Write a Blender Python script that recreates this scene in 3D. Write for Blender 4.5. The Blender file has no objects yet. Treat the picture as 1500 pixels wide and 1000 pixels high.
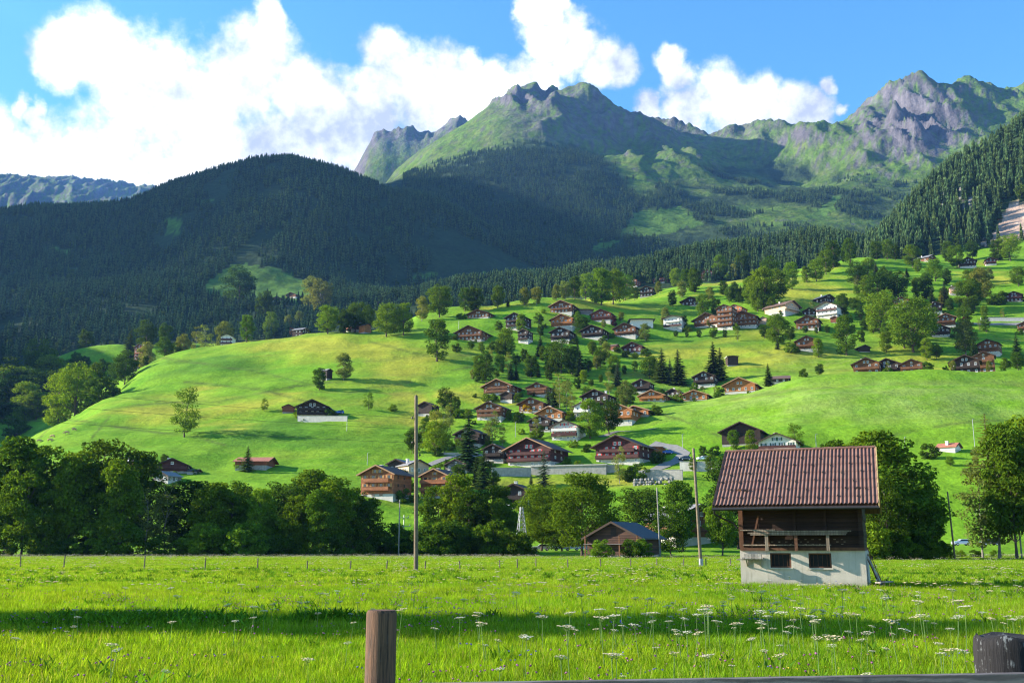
import bpy, bmesh, math, random
import numpy as np
from mathutils import Vector, Matrix, Euler
R = math.radians
random.seed(7)
sc = bpy.context.scene
C = sc.collection
CAM_H = 1.9
TH = math.atan(300/1500.0)
CT, ST = math.cos(TH), math.sin(TH)

def us(px, py):
    """bearing u = x/y and rise s = (z-eye)/y of a point of the photograph (used to measure where things stand)"""
    px = np.asarray(px, float); py = np.asarray(py, float)
    Y = 500-py
    dy = 1500*CT - Y*ST
    return (px-750)/dy, (1500*ST + Y*CT)/dy

def pix(u, s):
    u = np.asarray(u, float); s = np.asarray(s, float)
    a = np.arctan(s)-TH
    Y = 1500*np.tan(a)
    dy = 1500*CT - Y*ST
    return 750+u*dy, 500-Y

def at(px, py, y):
    u, s = us(px, py)
    return Vector((float(u)*y, y, CAM_H+float(s)*y))

# ------------------------------------------------------------------ noise
class Noise:
    def __init__(self, seed):
        r = np.random.RandomState(seed)
        self.p = r.permutation(256); self.p = np.concatenate([self.p, self.p, self.p])
        a = r.rand(256)*2*np.pi
        self.gx, self.gy = np.cos(a), np.sin(a)
    def __call__(self, x, y):
        x = np.asarray(x, float); y = np.asarray(y, float)
        xi = np.floor(x).astype(int); yi = np.floor(y).astype(int)
        xf, yf = x-xi, y-yi; xi &= 255; yi &= 255
        f = lambda t: t*t*t*(t*(t*6-15)+10)
        def g(i, j, dx, dy):
            h = self.p[self.p[xi+i]+yi+j]
            return self.gx[h]*dx + self.gy[h]*dy
        a = g(0,0,xf,yf); b = g(1,0,xf-1,yf); c = g(0,1,xf,yf-1); d = g(1,1,xf-1,yf-1)
        u, v = f(xf), f(yf)
        return (a*(1-u)+b*u)*(1-v)+(c*(1-u)+d*u)*v
NZ = Noise(3); NZ2 = Noise(11)
def fbm(x, y, o=5, n=NZ, gain=.5):
    s = 0; a = 1
    for i in range(o):
        s = s + a*n(x*2**i+17.3*i, y*2**i-9.1*i); a *= gain
    return s
def ridged(x, y, o=6, n=NZ2, gain=.5):
    s = 0; a = 1; w = 1
    for i in range(o):
        v = 1-np.abs(n(x*2**i+7.7*i, y*2**i+3.3*i))*2
        v = v*v*w; w = np.clip(v*1.6, 0, 1)
        s = s + a*v; a *= gain
    return s
def sstep(a, b, x):
    t = np.clip((x-a)/(b-a), 0, 1); return t*t*(3-2*t)

# ------------------------------------------------------------------ mesh helpers
def mesh_np(name, verts, faces, mats=(), mi=None, smooth=False):
    me = bpy.data.meshes.new(name)
    verts = np.asarray(verts, np.float32); faces = np.asarray(faces, np.int32)
    n, k = faces.shape
    me.vertices.add(len(verts)); me.vertices.foreach_set('co', verts.ravel())
    me.loops.add(n*k); me.loops.foreach_set('vertex_index', faces.ravel())
    me.polygons.add(n)
    me.polygons.foreach_set('loop_start', np.arange(0, n*k, k, dtype=np.int32))
    me.polygons.foreach_set('loop_total', np.full(n, k, np.int32))
    for m in mats: me.materials.append(m)
    if mi is not None: me.polygons.foreach_set('material_index', np.asarray(mi, np.int32))
    me.polygons.foreach_set('use_smooth', np.full(n, smooth, bool))
    me.update(calc_edges=True); me.validate()
    return me

class MB:
    """collects boxes, bars and tubes into ONE mesh"""
    def __init__(s): s.v = []; s.f = []; s.m = []; s.sm = []
    def add(s, vs, fs, mi=0, smooth=False):
        o = len(s.v); s.v += [tuple(v) for v in vs]
        for f in fs: s.f.append([i+o for i in f]); s.m.append(mi); s.sm.append(smooth)
        return s
    def box(s, x0, x1, y0, y1, z0, z1, mi=0, M=None):
        vs = [Vector((x, y, z)) for z in (z0, z1) for y in (y0, y1) for x in (x0, x1)]
        if M is not None: vs = [M @ v for v in vs]
        return s.add(vs, [(0,2,3,1),(4,5,7,6),(0,1,5,4),(2,6,7,3),(0,4,6,2),(1,3,7,5)], mi)
    def bar(s, a, b, w, h, mi=0):
        a, b = Vector(a), Vector(b); d = (b-a); L = d.length; d.normalize()
        up = Vector((0,0,1)) if abs(d.z) < .95 else Vector((1,0,0))
        sx = d.cross(up).normalized(); sy = sx.cross(d)
        M = Matrix((( sx.x, d.x, sy.x, a.x), (sx.y, d.y, sy.y, a.y), (sx.z, d.z, sy.z, a.z), (0,0,0,1)))
        return s.box(-w/2, w/2, 0, L, -h/2, h/2, mi, M)
    def prism(s, pts, y0, y1, mi=0):
        """polygon in xz, extruded along y"""
        n = len(pts)
        vs = [(x, y0, z) for x, z in pts]+[(x, y1, z) for x, z in pts]
        fs = [tuple(range(n)), tuple(range(2*n-1, n-1, -1))]
        fs += [(i, i+n, (i+1) % n+n, (i+1) % n) for i in range(n)]
        return s.add(vs, fs, mi)
    def tube(s, path, radii, n=8, mi=0, cap=True, smooth=True):
        rings = []; path = [Vector(p) for p in path]
        for i, p in enumerate(path):
            d = (path[min(i+1, len(path)-1)]-path[max(i-1, 0)]).normalized()
            up = Vector((0,0,1)) if abs(d.z) < .9 else Vector((0,1,0))
            a = d.cross(up).normalized(); b = a.cross(d)
            rings.append([p+(a*math.cos(2*math.pi*k/n)+b*math.sin(2*math.pi*k/n))*radii[i] for k in range(n)])
        vs = [v for r in rings for v in r]; fs = []
        for i in range(len(path)-1):
            for k in range(n):
                fs.append((i*n+k, i*n+(k+1) % n, (i+1)*n+(k+1) % n, (i+1)*n+k))
        s.add(vs, fs, mi, smooth)
        if cap:
            s.add(rings[-1], [tuple(range(n))], mi); s.add(rings[0], [tuple(range(n-1, -1, -1))], mi)
        return s
    def mesh(s, name, mats):
        me = bpy.data.meshes.new(name); me.from_pydata(s.v, [], s.f)
        for m in (mats if isinstance(mats, (list, tuple)) else [mats]): me.materials.append(m)
        me.polygons.foreach_set('material_index', s.m); me.polygons.foreach_set('use_smooth', s.sm)
        me.update(); return me
    def build(s, name, mats, parent=None): return link(name, s.mesh(name, mats), parent)

def link(name, data, parent=None, loc=None):
    o = bpy.data.objects.new(name, data); C.objects.link(o)
    if parent is not None: o.parent = parent
    if loc is not None: o.location = loc
    return o
def tag(o, label=None, cat=None, group=None, kind=None):
    if label: o['label'] = label
    if cat: o['category'] = cat
    if group: o['group'] = group
    if kind: o['kind'] = kind
    return o
def thing(name, label, cat, loc=(0,0,0), rz=0, group=None, scale=1):
    o = link(name, None); o.location = loc; o.rotation_euler = (0,0,rz)
    o.empty_display_size = .5; o.scale = (scale,)*3 if not hasattr(scale, '__len__') else scale
    return tag(o, label, cat, group)
KIDS = {}
def copy_tree(o, parent=None):
    c = o.copy(); C.objects.link(c)
    if parent is not None: c.parent = parent
    for ch in o.children: copy_tree(ch, c)
    return c

# ------------------------------------------------------------------ materials
def mat(name):
    m = bpy.data.materials.new(name); m.use_nodes = True
    nt = m.node_tree; nt.nodes.clear()
    out = nt.nodes.new('ShaderNodeOutputMaterial')
    return m, nt, out
class NT:
    def __init__(s, nt): s.nt = nt
    def n(s, t, **kw):
        x = s.nt.nodes.new(t)
        for k, v in kw.items():
            if k.startswith('i_'): pass
            else: setattr(x, k, v)
        return x
    def l(s, a, b): s.nt.links.new(a, b)
    def val(s, x, sock):
        if hasattr(x, 'is_output') or isinstance(x, bpy.types.NodeSocket): s.l(x, sock)
        else: sock.default_value = x
    def noise(s, scale, detail=4, rough=.55, vec=None, dist=0):
        x = s.n('ShaderNodeTexNoise'); x.inputs['Scale'].default_value = scale
        x.inputs['Detail'].default_value = detail; x.inputs['Roughness'].default_value = rough
        x.inputs['Distortion'].default_value = dist
        if vec is not None: s.l(vec, x.inputs['Vector'])
        return x.outputs['Fac']
    def math(s, op, a, b=0.0, clamp=False):
        x = s.n('ShaderNodeMath', operation=op, use_clamp=clamp); s.val(a, x.inputs[0]); s.val(b, x.inputs[1]); return x.outputs[0]
    def mapr(s, v, a, b, c, d):
        x = s.n('ShaderNodeMapRange', clamp=True); s.val(v, x.inputs[0])
        for i, q in enumerate((a, b, c, d)): x.inputs[i+1].default_value = q
        return x.outputs[0]
    def mix(s, f, a, b, blend='MIX'):
        x = s.n('ShaderNodeMix', data_type='RGBA', blend_type=blend)
        s.val(f, x.inputs[0])
        for q, k in ((a, 6), (b, 7)):
            if isinstance(q, (tuple, list)): q = (*q[:3], 1)
            s.val(q, x.inputs[k])
        return x.outputs[2]
    def scalev(s, vec, sx, sy, sz):
        x = s.n('ShaderNodeMapping'); s.l(vec, x.inputs[0]); x.inputs['Scale'].default_value = (sx, sy, sz); return x.outputs[0]
    def obj(s): return s.n('ShaderNodeTexCoord').outputs['Object']
    def pos(s): return s.n('ShaderNodeNewGeometry').outputs['Position']
    def bump(s, h, strength=.3, dist=.05):
        x = s.n('ShaderNodeBump'); x.inputs['Strength'].default_value = strength; x.inputs['Distance'].default_value = dist
        s.l(h, x.inputs['Height']); return x.outputs[0]
    def bsdf(s, col, rough=.8, normal=None, metal=0, spec=.3):
        x = s.n('ShaderNodeBsdfPrincipled')
        s.val((*col[:3], 1) if isinstance(col, (tuple, list)) else col, x.inputs['Base Color'])
        s.val(rough, x.inputs['Roughness']); x.inputs['Metallic'].default_value = metal
        x.inputs['Specular IOR Level'].default_value = spec
        if normal is not None: s.l(normal, x.inputs['Normal'])
        return x.outputs[0]

def simple(name, col, rough=.7, var=.25, scale=3.0, bump=.1, metal=0, spec=.3):
    m, nt, out = mat(name); q = NT(nt)
    v = q.noise(scale, 6, .6, q.obj())
    f = q.mapr(v, .3, .7, 1-var, 1+var)
    c = q.mix(1.0, col, (1,1,1), 'MULTIPLY')
    mul = q.n('ShaderNodeVectorMath', operation='SCALE'); mul.inputs[0].default_value = col; q.l(f, mul.inputs['Scale'])
    q.l(q.bsdf(mul.outputs[0], rough, q.bump(v, bump) if bump else None, metal, spec), out.inputs[0])
    return m
def wood(name, col, plank=.18, var=.45, horizontal=True, grain=1.0, grey=.0):
    """boards: dark joints, per-board tone, grain"""
    m, nt, out = mat(name); q = NT(nt); o = q.obj()
    sep = q.n('ShaderNodeSeparateXYZ'); q.l(o, sep.inputs[0])
    a = sep.outputs['Z' if horizontal else 'X']
    t = q.math('DIVIDE', a, plank)
    fr = q.math('FRACT', t); fl = q.math('FLOOR', t)
    joint = q.math('LESS_THAN', fr, .10)
    wn = q.n('ShaderNodeTexWhiteNoise', noise_dimensions='1D'); q.l(fl, wn.inputs['W'])
    g = q.noise(9, 7, .65, q.scalev(o, *((.35,.35,4) if horizontal else (4,4,.35))))
    big = q.noise(.5, 3, .5, o)
    f = q.math('MULTIPLY', q.mapr(wn.outputs[0], 0, 1, 1-var*.6, 1+var*.6), q.mapr(g, .3, .7, 1-.35*grain, 1+.35*grain))
    f = q.math('MULTIPLY', f, q.mapr(big, .3, .7, .75, 1.25))
    f = q.math('MULTIPLY', f, q.mapr(joint, 0, 1, 1, .35))
    mul = q.n('ShaderNodeVectorMath', operation='SCALE'); mul.inputs[0].default_value = col; q.l(f, mul.inputs['Scale'])
    c = mul.outputs[0]
    if grey: c = q.mix(q.mapr(big, .4, .65, 0, grey), c, (.16,.15,.15))
    h = q.math('SUBTRACT', g, joint)
    q.l(q.bsdf(c, .8, q.bump(h, .4, .03)), out.inputs[0])
    return m
def leafmat(name, col, trans=.35, warm=(1.3, 1.15, .5), var=.3, islands=True):
    m, nt, out = mat(name); q = NT(nt)
    oi = q.n('ShaderNodeObjectInfo').outputs['Random']
    f = q.mapr(oi, 0, 1, 1-var*.7, 1+var*.7)
    hue = q.mapr(q.math('FRACT', q.math('MULTIPLY', oi, 7.31)), 0, 1, 0, 1)
    if islands:
        isl = q.n('ShaderNodeNewGeometry').outputs['Random Per Island']
        f = q.math('MULTIPLY', f, q.mapr(isl, 0, 1, 1-var, 1+var))
    alt = (col[0]*1.35, col[1]*1.08, col[2]*.8)
    c = q.mix(hue, col, alt)
    mul = q.n('ShaderNodeVectorMath', operation='SCALE'); q.l(c, mul.inputs[0]); q.l(f, mul.inputs['Scale'])
    d = q.n('ShaderNodeBsdfDiffuse'); q.l(mul.outputs[0], d.inputs[0])
    t = q.n('ShaderNodeBsdfTranslucent')
    w = q.n('ShaderNodeVectorMath', operation='MULTIPLY'); q.l(mul.outputs[0], w.inputs[0]); w.inputs[1].default_value = warm
    q.l(w.outputs[0], t.inputs[0])
    ms = q.n('ShaderNodeMixShader'); ms.inputs[0].default_value = trans
    q.l(d.outputs[0], ms.inputs[1]); q.l(t.outputs[0], ms.inputs[2])
    q.l(ms.outputs[0], out.inputs[0])
    return m
EXPOSURE=1.83; SKY=.100; CLOUD=.53; HAZE=3.1e-5; DENOISE=True
# ------------------------------------------------------------------ camera, sun, sky
cam = bpy.data.cameras.new('camera'); cam.lens = 36; cam.sensor_width = 36; cam.clip_start = .1; cam.clip_end = 40000
co = bpy.data.objects.new('camera', cam); C.objects.link(co); co.location = (0, 0, CAM_H); co.rotation_euler = (math.pi/2+TH, 0, 0)
sc.camera = co
SUN_EL, SUN_AZ = R(22), R(-83)                # azimuth from +Y, negative towards -X
to_sun = Vector((math.sin(SUN_AZ)*math.cos(SUN_EL), math.cos(SUN_AZ)*math.cos(SUN_EL), math.sin(SUN_EL)))
sl = bpy.data.lights.new('sun', 'SUN'); sl.energy = 5.0; sl.angle = R(.5); sl.color = (1, .93, .80)
so = bpy.data.objects.new('sun', sl); C.objects.link(so); so.rotation_euler = to_sun.to_track_quat('Z', 'Y').to_euler()
sc.view_settings.view_transform = 'Standard'; sc.view_settings.look = 'None'
sc.view_settings.exposure = EXPOSURE; sc.view_settings.gamma = 1; sc.view_settings.use_curve_mapping = False
cy = sc.cycles
cy.filter_width = 1.2; cy.use_adaptive_sampling = False; cy.max_bounces = 6; cy.diffuse_bounces = 3; cy.glossy_bounces = 2; cy.transmission_bounces = 3; cy.transparent_max_bounces = 6
cy.volume_bounces = 0; cy.use_denoising = DENOISE; cy.caustics_reflective = False; cy.caustics_refractive = False
cy.sample_clamp_indirect = 6
try: cy.denoiser = 'OPENIMAGEDENOISE'; cy.denoising_prefilter = 'ACCURATE'
except Exception: pass

w = bpy.data.worlds.new('World'); sc.world = w; w.use_nodes = True
nt = w.node_tree; nt.nodes.clear(); q = NT(nt)
wo = q.n('ShaderNodeOutputWorld')
sky = q.n('ShaderNodeTexSky', sky_type='NISHITA'); sky.sun_disc = False; sky.sun_elevation = SUN_EL; sky.sun_rotation = SUN_AZ
sky.altitude = 1000; sky.air_density = 1.0; sky.dust_density = .3; sky.ozone_density = 2.5
d = q.n('ShaderNodeTexCoord').outputs['Generated']
BLOBS = [(135,72,58),(195,112,66),(88,92,42),(245,132,62),(60,240,80),(-40,230,80),(140,245,84),(285,180,84),(385,88,58),(392,36,30),
 (350,128,62),(440,140,62),(478,190,72),(400,235,100),(300,260,100),(200,260,90),(520,205,62),(-150,200,110),(560,190,40),
 (578,98,44),(612,125,58),(652,105,46),(560,145,42),(640,165,66),(700,150,52),(690,98,26),(735,115,34),(806,50,42),(795,12,28),
 (838,80,42),(876,102,38),(905,112,30),(780,112,38),
 (988,92,24),(1003,120,24),(1062,150,46),(1012,165,42),(1115,155,46),(1162,162,42),(1200,160,32),(1216,118,16),(955,168,22),(1100,190,60),
 (45,160,20),(20,145,16),(1240,158,10),(1700,150,110),(1850,60,90),(2100,120,120)]
wv = q.n('ShaderNodeTexNoise'); wv.inputs['Scale'].default_value = 9; wv.inputs['Detail'].default_value = 6; wv.inputs['Roughness'].default_value = .62; q.l(d, wv.inputs['Vector'])
sub = q.n('ShaderNodeVectorMath', operation='SUBTRACT'); q.l(wv.outputs['Color'], sub.inputs[0]); sub.inputs[1].default_value = (.5,.5,.5)
scl = q.n('ShaderNodeVectorMath', operation='SCALE'); q.l(sub.outputs[0], scl.inputs[0]); scl.inputs['Scale'].default_value = .075
add = q.n('ShaderNodeVectorMath', operation='ADD'); q.l(d, add.inputs[0]); q.l(scl.outputs[0], add.inputs[1])
nv = q.n('ShaderNodeVectorMath', operation='NORMALIZE'); q.l(add.outputs[0], nv.inputs[0])
F = None
for px, py, r in BLOBS:
    u, s = us(px, py); c = Vector((float(u), 1, float(s))); L = c.length; c /= L
    dn = q.n('ShaderNodeVectorMath', operation='DISTANCE'); q.l(nv.outputs[0], dn.inputs[0]); dn.inputs[1].default_value = c
    v = q.math('MULTIPLY_ADD', dn.outputs['Value'], -1.0/(r/1500/L*1.25)); v.node.inputs[2].default_value = 1.0
    F = v if F is None else q.math('MAXIMUM', F, v)
n1 = q.noise(22, 7, .6, d); n2 = q.noise(7, 4, .5, d)
n3c = q.noise(70, 6, .62, d)
dens = q.math('ADD', q.math('ADD', F, q.math('MULTIPLY', q.math('SUBTRACT', n1, .5), 1.0)), q.math('MULTIPLY', q.math('SUBTRACT', n3c, .5), .45))
mask = q.mapr(dens, -.10, .56, 0, 1)
mask.node.interpolation_type = 'SMOOTHSTEP'
shade = q.math('ADD', q.math('ADD', q.math('MULTIPLY', n2, .55), q.math('MULTIPLY', n1, .35)), q.math('MULTIPLY', n3c, .1))
ccol = q.mix(q.mapr(shade, .415, .555, 0, 1), (.36,.39,.49), (1.0,1.0,1.0))
cs = q.n('ShaderNodeVectorMath', operation='SCALE'); q.l(ccol, cs.inputs[0]); cs.inputs['Scale'].default_value = CLOUD
hs = q.n('ShaderNodeHueSaturation'); hs.inputs['Saturation'].default_value = 1.25; hs.inputs['Hue'].default_value = .495; q.l(sky.outputs[0], hs.inputs['Color'])
bg = q.n('ShaderNodeBackground'); q.l(hs.outputs[0], bg.inputs[0]); bg.inputs[1].default_value = SKY
bgc = q.n('ShaderNodeBackground'); q.l(cs.outputs[0], bgc.inputs[0]); bgc.inputs[1].default_value = 1.0
mx = q.n('ShaderNodeMixShader'); q.l(mask, mx.inputs[0]); q.l(bg.outputs[0], mx.inputs[1]); q.l(bgc.outputs[0], mx.inputs[2])
q.l(mx.outputs[0], wo.inputs[0])

# ------------------------------------------------------------------ the lie of the land: curves measured in the photograph, each at its own distance; shading heights left of view are added
def cv(*pts):
    u, s = us([p[0] for p in pts], [p[1] for p in pts])
    o = np.argsort(u); return u[o], s[o]
LAND = [
 (300, cv((-600,735),(0,735),(500,735),(600,745),(700,735),(900,730),(1000,725),(1200,715),(1500,700),(2000,690))),
 (350, cv((-600,700),(0,690),(250,690),(600,690),(750,690),(900,682),(1000,672),(1150,650),(1500,640),(2000,630))),
 (400, cv((-600,690),(0,665),(100,650),(270,650),(600,645),(750,645),(900,635),(940,628),(1000,615),(1100,600),(1250,578),(1500,572),(2000,565))),
 (440, cv((-600,690),(0,655),(100,624),(270,622),(500,615),(750,610),(900,602),(960,592),(1050,580),(1180,556),(1250,549),(1400,546),(1500,543),(2000,535))),
 (480, cv((-600,690),(0,655),(60,634),(150,592),(270,598),(500,590),(750,585),(900,585),(1000,585),(1100,576),(1180,562),(1250,556),(1500,550),(2000,545))),
 (540, cv((-600,690),(0,662),(100,618),(165,571),(270,565),(400,560),(500,555),(750,550),(900,552),(1000,558),(1100,548),(1250,543),(1500,540),(2000,535))),
 (600, cv((-1200,500),(-500,400),(-200,560),(0,665),(100,628),(165,582),(220,530),(300,526),(400,522),(500,515),(700,512),(900,515),(1000,520),(1100,510),(1300,510),(1500,505),(2000,500))),  # far-left points, here and beyond: unseen hill added to shade trees and knoll
 (680, cv((-1200,430),(-500,330),(-200,560),(0,640),(100,602),(165,562),(220,532),(260,518),(310,511),(360,498),(430,490),(500,485),(560,486),(620,476),(700,470),(800,470),(900,480),(1000,485),(1100,470),(1300,465),(1500,455),(2000,450))),
 (760, cv((-1200,395),(-500,295),(-200,560),(0,620),(100,575),(150,560),(300,530),(500,502),(560,490),(600,466),(640,455),(720,450),(760,441),(800,437),(850,437),(900,442),(1000,450),(1100,440),(1300,425),(1500,420),(2000,415))),
 (850, cv((-1200,150),(-500,150),(-200,560),(0,560),(60,532),(100,516),(150,502),(200,504),(260,502),(340,499),(420,505),(500,510),(600,490),(700,475),(800,460),(900,446),(950,432),(1000,420),(1100,415),(1200,402),(1300,400),(1500,395),(2000,390))),
 (960, cv((-1200,150),(-500,150),(-200,560),(0,570),(200,530),(400,525),(600,505),(800,470),(900,446),(1000,416),(1100,408),(1200,392),(1270,377),(1330,382),(1400,387),(1500,378),(2000,370))),
 (1060,cv((-1200,170),(-500,170),(-200,530),(0,555),(200,518),(400,508),(500,500),(600,485),(800,450),(900,428),(1000,422),(1200,405),(1300,394),(1350,378),(1400,372),(1500,350),(2000,250))),
 (1300,cv((-800,300),(0,460),(200,450),(400,446),(500,450),(600,442),(690,425),(800,410),(900,392),(1000,376),(1100,368),(1200,358),(1260,362),(1285,366),(1310,335),(1340,305),(1370,275),(1400,253),(1450,218),(1500,182),(1600,110),(1900,-50))),
 (1550,cv((-800,80),(-300,330),(0,415),(200,396),(400,392),(500,405),(560,428),(600,440),(700,430),(900,400),(1100,378),(1300,378),(1500,250),(1900,60))),
 (2050,cv((-900,-200),(-400,60),(-150,250),(0,312),(60,310),(130,305),(200,295),(250,272),(300,253),(350,241),(400,237),(425,235),(460,243),(500,256),(540,270),(600,285),(680,320),(740,355),(800,380),(900,390),(1500,390),(1900,380))),  # points left of view, here and beyond: unseen mountain added to throw shade
 (2350,cv((-900,-290),(-525,-120),(-350,120),(-200,290),(0,335),(200,312),(425,262),(540,285),(600,290),(680,320),(740,345),(800,350),(900,345),(1000,345),(1100,345),(1200,340),(1250,345),(1300,350),(1500,350),(1900,350))),
 (2800,cv((-900,-300),(-525,-150),(-350,120),(-200,290),(0,335),(400,292),(540,276),(580,270),(650,270),(750,270),(850,275),(900,285),(1000,300),(1100,300),(1200,298),(1300,300),(1500,300),(1900,300))),
 (3200,cv((-900,-300),(-525,-150),(-350,120),(-200,290),(0,335),(500,292),(570,266),(600,247),(650,236),(700,226),(750,217),(800,216),(850,222),(900,235),(1000,250),(1100,255),(1150,262),(1200,265),(1250,262),(1300,262),(1340,255),(1400,245),(1500,230),(1900,230))),
 (3650,cv((-900,-240),(-525,-100),(-350,150),(-200,290),(0,335),(500,292),(560,275),(600,246),(640,216),(690,192),(730,170),(760,163),(800,163),(850,170),(900,190),(1000,210),(1100,220),(1150,225),(1200,212),(1250,200),(1300,172),(1350,168),(1400,166),(1500,168),(1900,170))),
 (4100,cv((-900,-60),(-525,0),(-350,200),(-200,300),(0,335),(500,292),(560,272),(580,250),(620,222),(660,201),(690,182),(715,160),(733,148),(740,136),(755,130),(780,132),(800,142),(810,133),(830,130),(850,135),(880,145),(920,158),(960,168),(1000,180),(1030,186),(1060,188),(1100,186),(1140,193),(1160,190),(1180,176),(1200,172),(1250,152),(1285,128),(1300,124),(1320,126),(1345,118),(1370,127),(1400,125),(1440,124),(1480,127),(1500,124),(1600,120),(1900,130))),
 (4600,cv((-900,0),(-525,20),(-350,220),(-200,305),(0,335),(500,300),(580,290),(690,225),(755,180),(830,180),(1000,215),(1150,225),(1345,160),(1500,170),(1900,170))),
 (5300,cv((-900,0),(-525,20),(-350,220),(-200,305),(0,325),(300,300),(480,264),(515,252),(525,236),(540,211),(560,197),(590,196),(620,194),(650,179),(668,170),(682,172),(700,190),(760,210),(1500,240),(1900,240))),
 (6200,cv((-900,150),(-350,280),(0,335),(300,335),(525,280),(670,220),(1500,280),(1900,280))),
 (8500,cv((-900,230),(-400,250),(-100,264),(0,270),(30,268),(60,271),(100,272),(130,276),(170,278),(205,282),(300,290),(1500,300),(1900,300))),
 (9500,cv((-900,330),(1900,330))),
]
ROADZ = cv((-600,800),(0,800),(1500,800))
def road_z(u): return np.interp(u, [-.5, 0, .15, .45], [.75, .85, 1.0, 2.1])
UC = np.concatenate([np.linspace(-1.6, -.64, 50)[:-1], np.linspace(-.64, .64, 820), np.linspace(.64, 1.6, 50)[1:]])
YR = [212.0]
while YR[-1] < 9400: YR.append(YR[-1]*1.0058)
YR = np.array(YR)
def pchip(xk, yk, x):
    h = np.diff(xk); dl = np.diff(yk)/h
    d = np.zeros_like(yk)
    for i in range(1, len(xk)-1):
        if dl[i-1]*dl[i] > 0:
            w1 = 2*h[i]+h[i-1]; w2 = h[i]+2*h[i-1]
            d[i] = (w1+w2)/(w1/dl[i-1]+w2/dl[i])
    d[0], d[-1] = dl[0], dl[-1]
    k = np.clip(np.searchsorted(xk, x)-1, 0, len(h)-1)
    t = (x-xk[k])/h[k]; hh = h[k]
    return (yk[k]*(1+2*t)*(1-t)**2 + hh*d[k]*t*(1-t)**2 + yk[k+1]*t*t*(3-2*t) + hh*d[k+1]*t*t*(t-1))
Z = np.zeros((len(YR), len(UC)))
def smooth_u(a, sg):
    k = np.arange(-3*sg, 3*sg+1); g = np.exp(-.5*(k/sg)**2); g /= g.sum()
    return np.convolve(np.pad(a, 3*sg, mode='edge'), g, mode='valid')
KY = np.array([200., 214., 232., 252.]+[y for y, _ in LAND])
curves = [smooth_u(np.interp(UC, c[0], c[1]), 9 if y < 1100 else 4 if y < 2300 else 2 if y > 3700 else 6) for y, c in LAND]
for i, u in enumerate(UC):
    rz = float(road_z(u))
    kz = np.array([-.2, -.05, rz, rz]+[CAM_H+y*curves[j][i] for j, (y, _) in enumerate(LAND)])
    Z[:, i] = pchip(KY, kz, YR)
UU, YY = np.meshgrid(UC, YR); XX = UU*YY
far = sstep(1000, 1500, YY)
hi = sstep(2900, 3500, YY)
hillw = sstep(262, 300, YY)
Z += hillw*(1-far)*(fbm(XX/45, YY/45, 4)*1.9 + fbm(XX/130+5, YY/190, 3)*4.0 + fbm(Z/9, XX/150, 3)*1.6)
Z += far*(1-hi)*(fbm(XX/260, YY/260, 6)*22)
rg = ridged(XX/700+.2, YY/900, 7)
craggy = (1-.75*sstep(7000,7600,YY))*np.clip(.28+.5*sstep(745,790,pix(UU,.44+0*UU)[0])+sstep(830, 900, pix(UU, .4+0*UU)[0])*.5+.30*sstep(4900, 5200, YY), 0, 1)
Z += hi*((rg-1.0)*75 + fbm(XX/130, YY/130, 6)*30)*craggy
pxv, pyv = pix(UU, (Z-CAM_H)/YY)
crag = np.exp(-((pxv-1335)/80)**2-((pyv-180)/58)**2)*hi + .8*np.exp(-((pxv-770)/70)**2-((pyv-140)/16)**2)*hi + .5*hi*sstep(5000, 5300, YY)
Z += crag*(ridged(XX/160+4, YY/420+XX/900, 6)-1)*62
Z = np.maximum(Z, -.25)
pxv, pyv = pix(UU, (Z-CAM_H)/YY)

def ground(x, y):
    """height of the land at x, y"""
    if y < 214: return 0.0
    u = x/y
    i = np.clip(np.searchsorted(UC, u)-1, 0, len(UC)-2); j = np.clip(np.searchsorted(YR, y)-1, 0, len(YR)-2)
    a = (u-UC[i])/(UC[i+1]-UC[i]); b = (y-YR[j])/(YR[j+1]-YR[j])
    return float((Z[j,i]*(1-a)+Z[j,i+1]*a)*(1-b)+(Z[j+1,i]*(1-a)+Z[j+1,i+1]*a)*b)
def hit(px, py, y0=0):
    """the first place of the land seen at that point of the photograph"""
    u, s = us(px, py); u = float(u); s = float(s)
    if s < 0:
        y = CAM_H/-s
        if y < 214 and y > y0: return Vector((u*y, y, 0))
    i = np.clip(np.searchsorted(UC, u)-1, 0, len(UC)-2); a = (u-UC[i])/(UC[i+1]-UC[i])
    col = Z[:, i]*(1-a)+Z[:, i+1]*a
    dz = col-(CAM_H+s*YR); dz[YR < y0] = -1
    k = np.argmax(dz > 0)
    if dz[k] <= 0:                      # sky: the nearest thing to it
        k = int(np.argmax(np.where((YR > max(y0, 300)) & (YR < 1100), (col-CAM_H)/YR, -9)))
        y = YR[k]
    else:
        y = YR[k] if k == 0 else YR[k-1]+(YR[k]-YR[k-1])*(-dz[k-1]/(dz[k]-dz[k-1])) if dz[k-1] < 0 else YR[k]
    return Vector((u*y, y, ground(u*y, y)))

# ---- colours of the ground itself (albedo), by place, some bank shade painted in
n1 = fbm(XX/60, YY/40, 5); n2 = fbm(XX/18+9, YY/9, 4); n3 = fbm(XX/300, YY/300, 5)
def rgb(c): return np.array(c)[None, None, :]
def blend(col, c, w): return col*(1-w[..., None])+rgb(c)*w[..., None]
col = np.ones(Z.shape+(3,))*rgb((.14,.262,.014))
DRY = [(440,500,130,24),(330,592,120,16),(230,600,60,14),(600,530,95,32),(330,622,70,9),(560,600,60,20),(1190,430,45,36),(1120,520,110,26),(860,444,110,9),
       (830,712,150,14),(1330,520,70,24),(1070,410,45,12),(590,742,60,9),(420,590,60,14),(1440,405,25,9),(690,590,40,10),(980,530,60,25)]
dry = np.zeros(Z.shape)
near = YY < 1060
pxw = pxv+fbm(XX/70+31, YY/50, 4)*95; pyw = pyv+fbm(XX/60+7, YY/45+3, 4)*34
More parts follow.
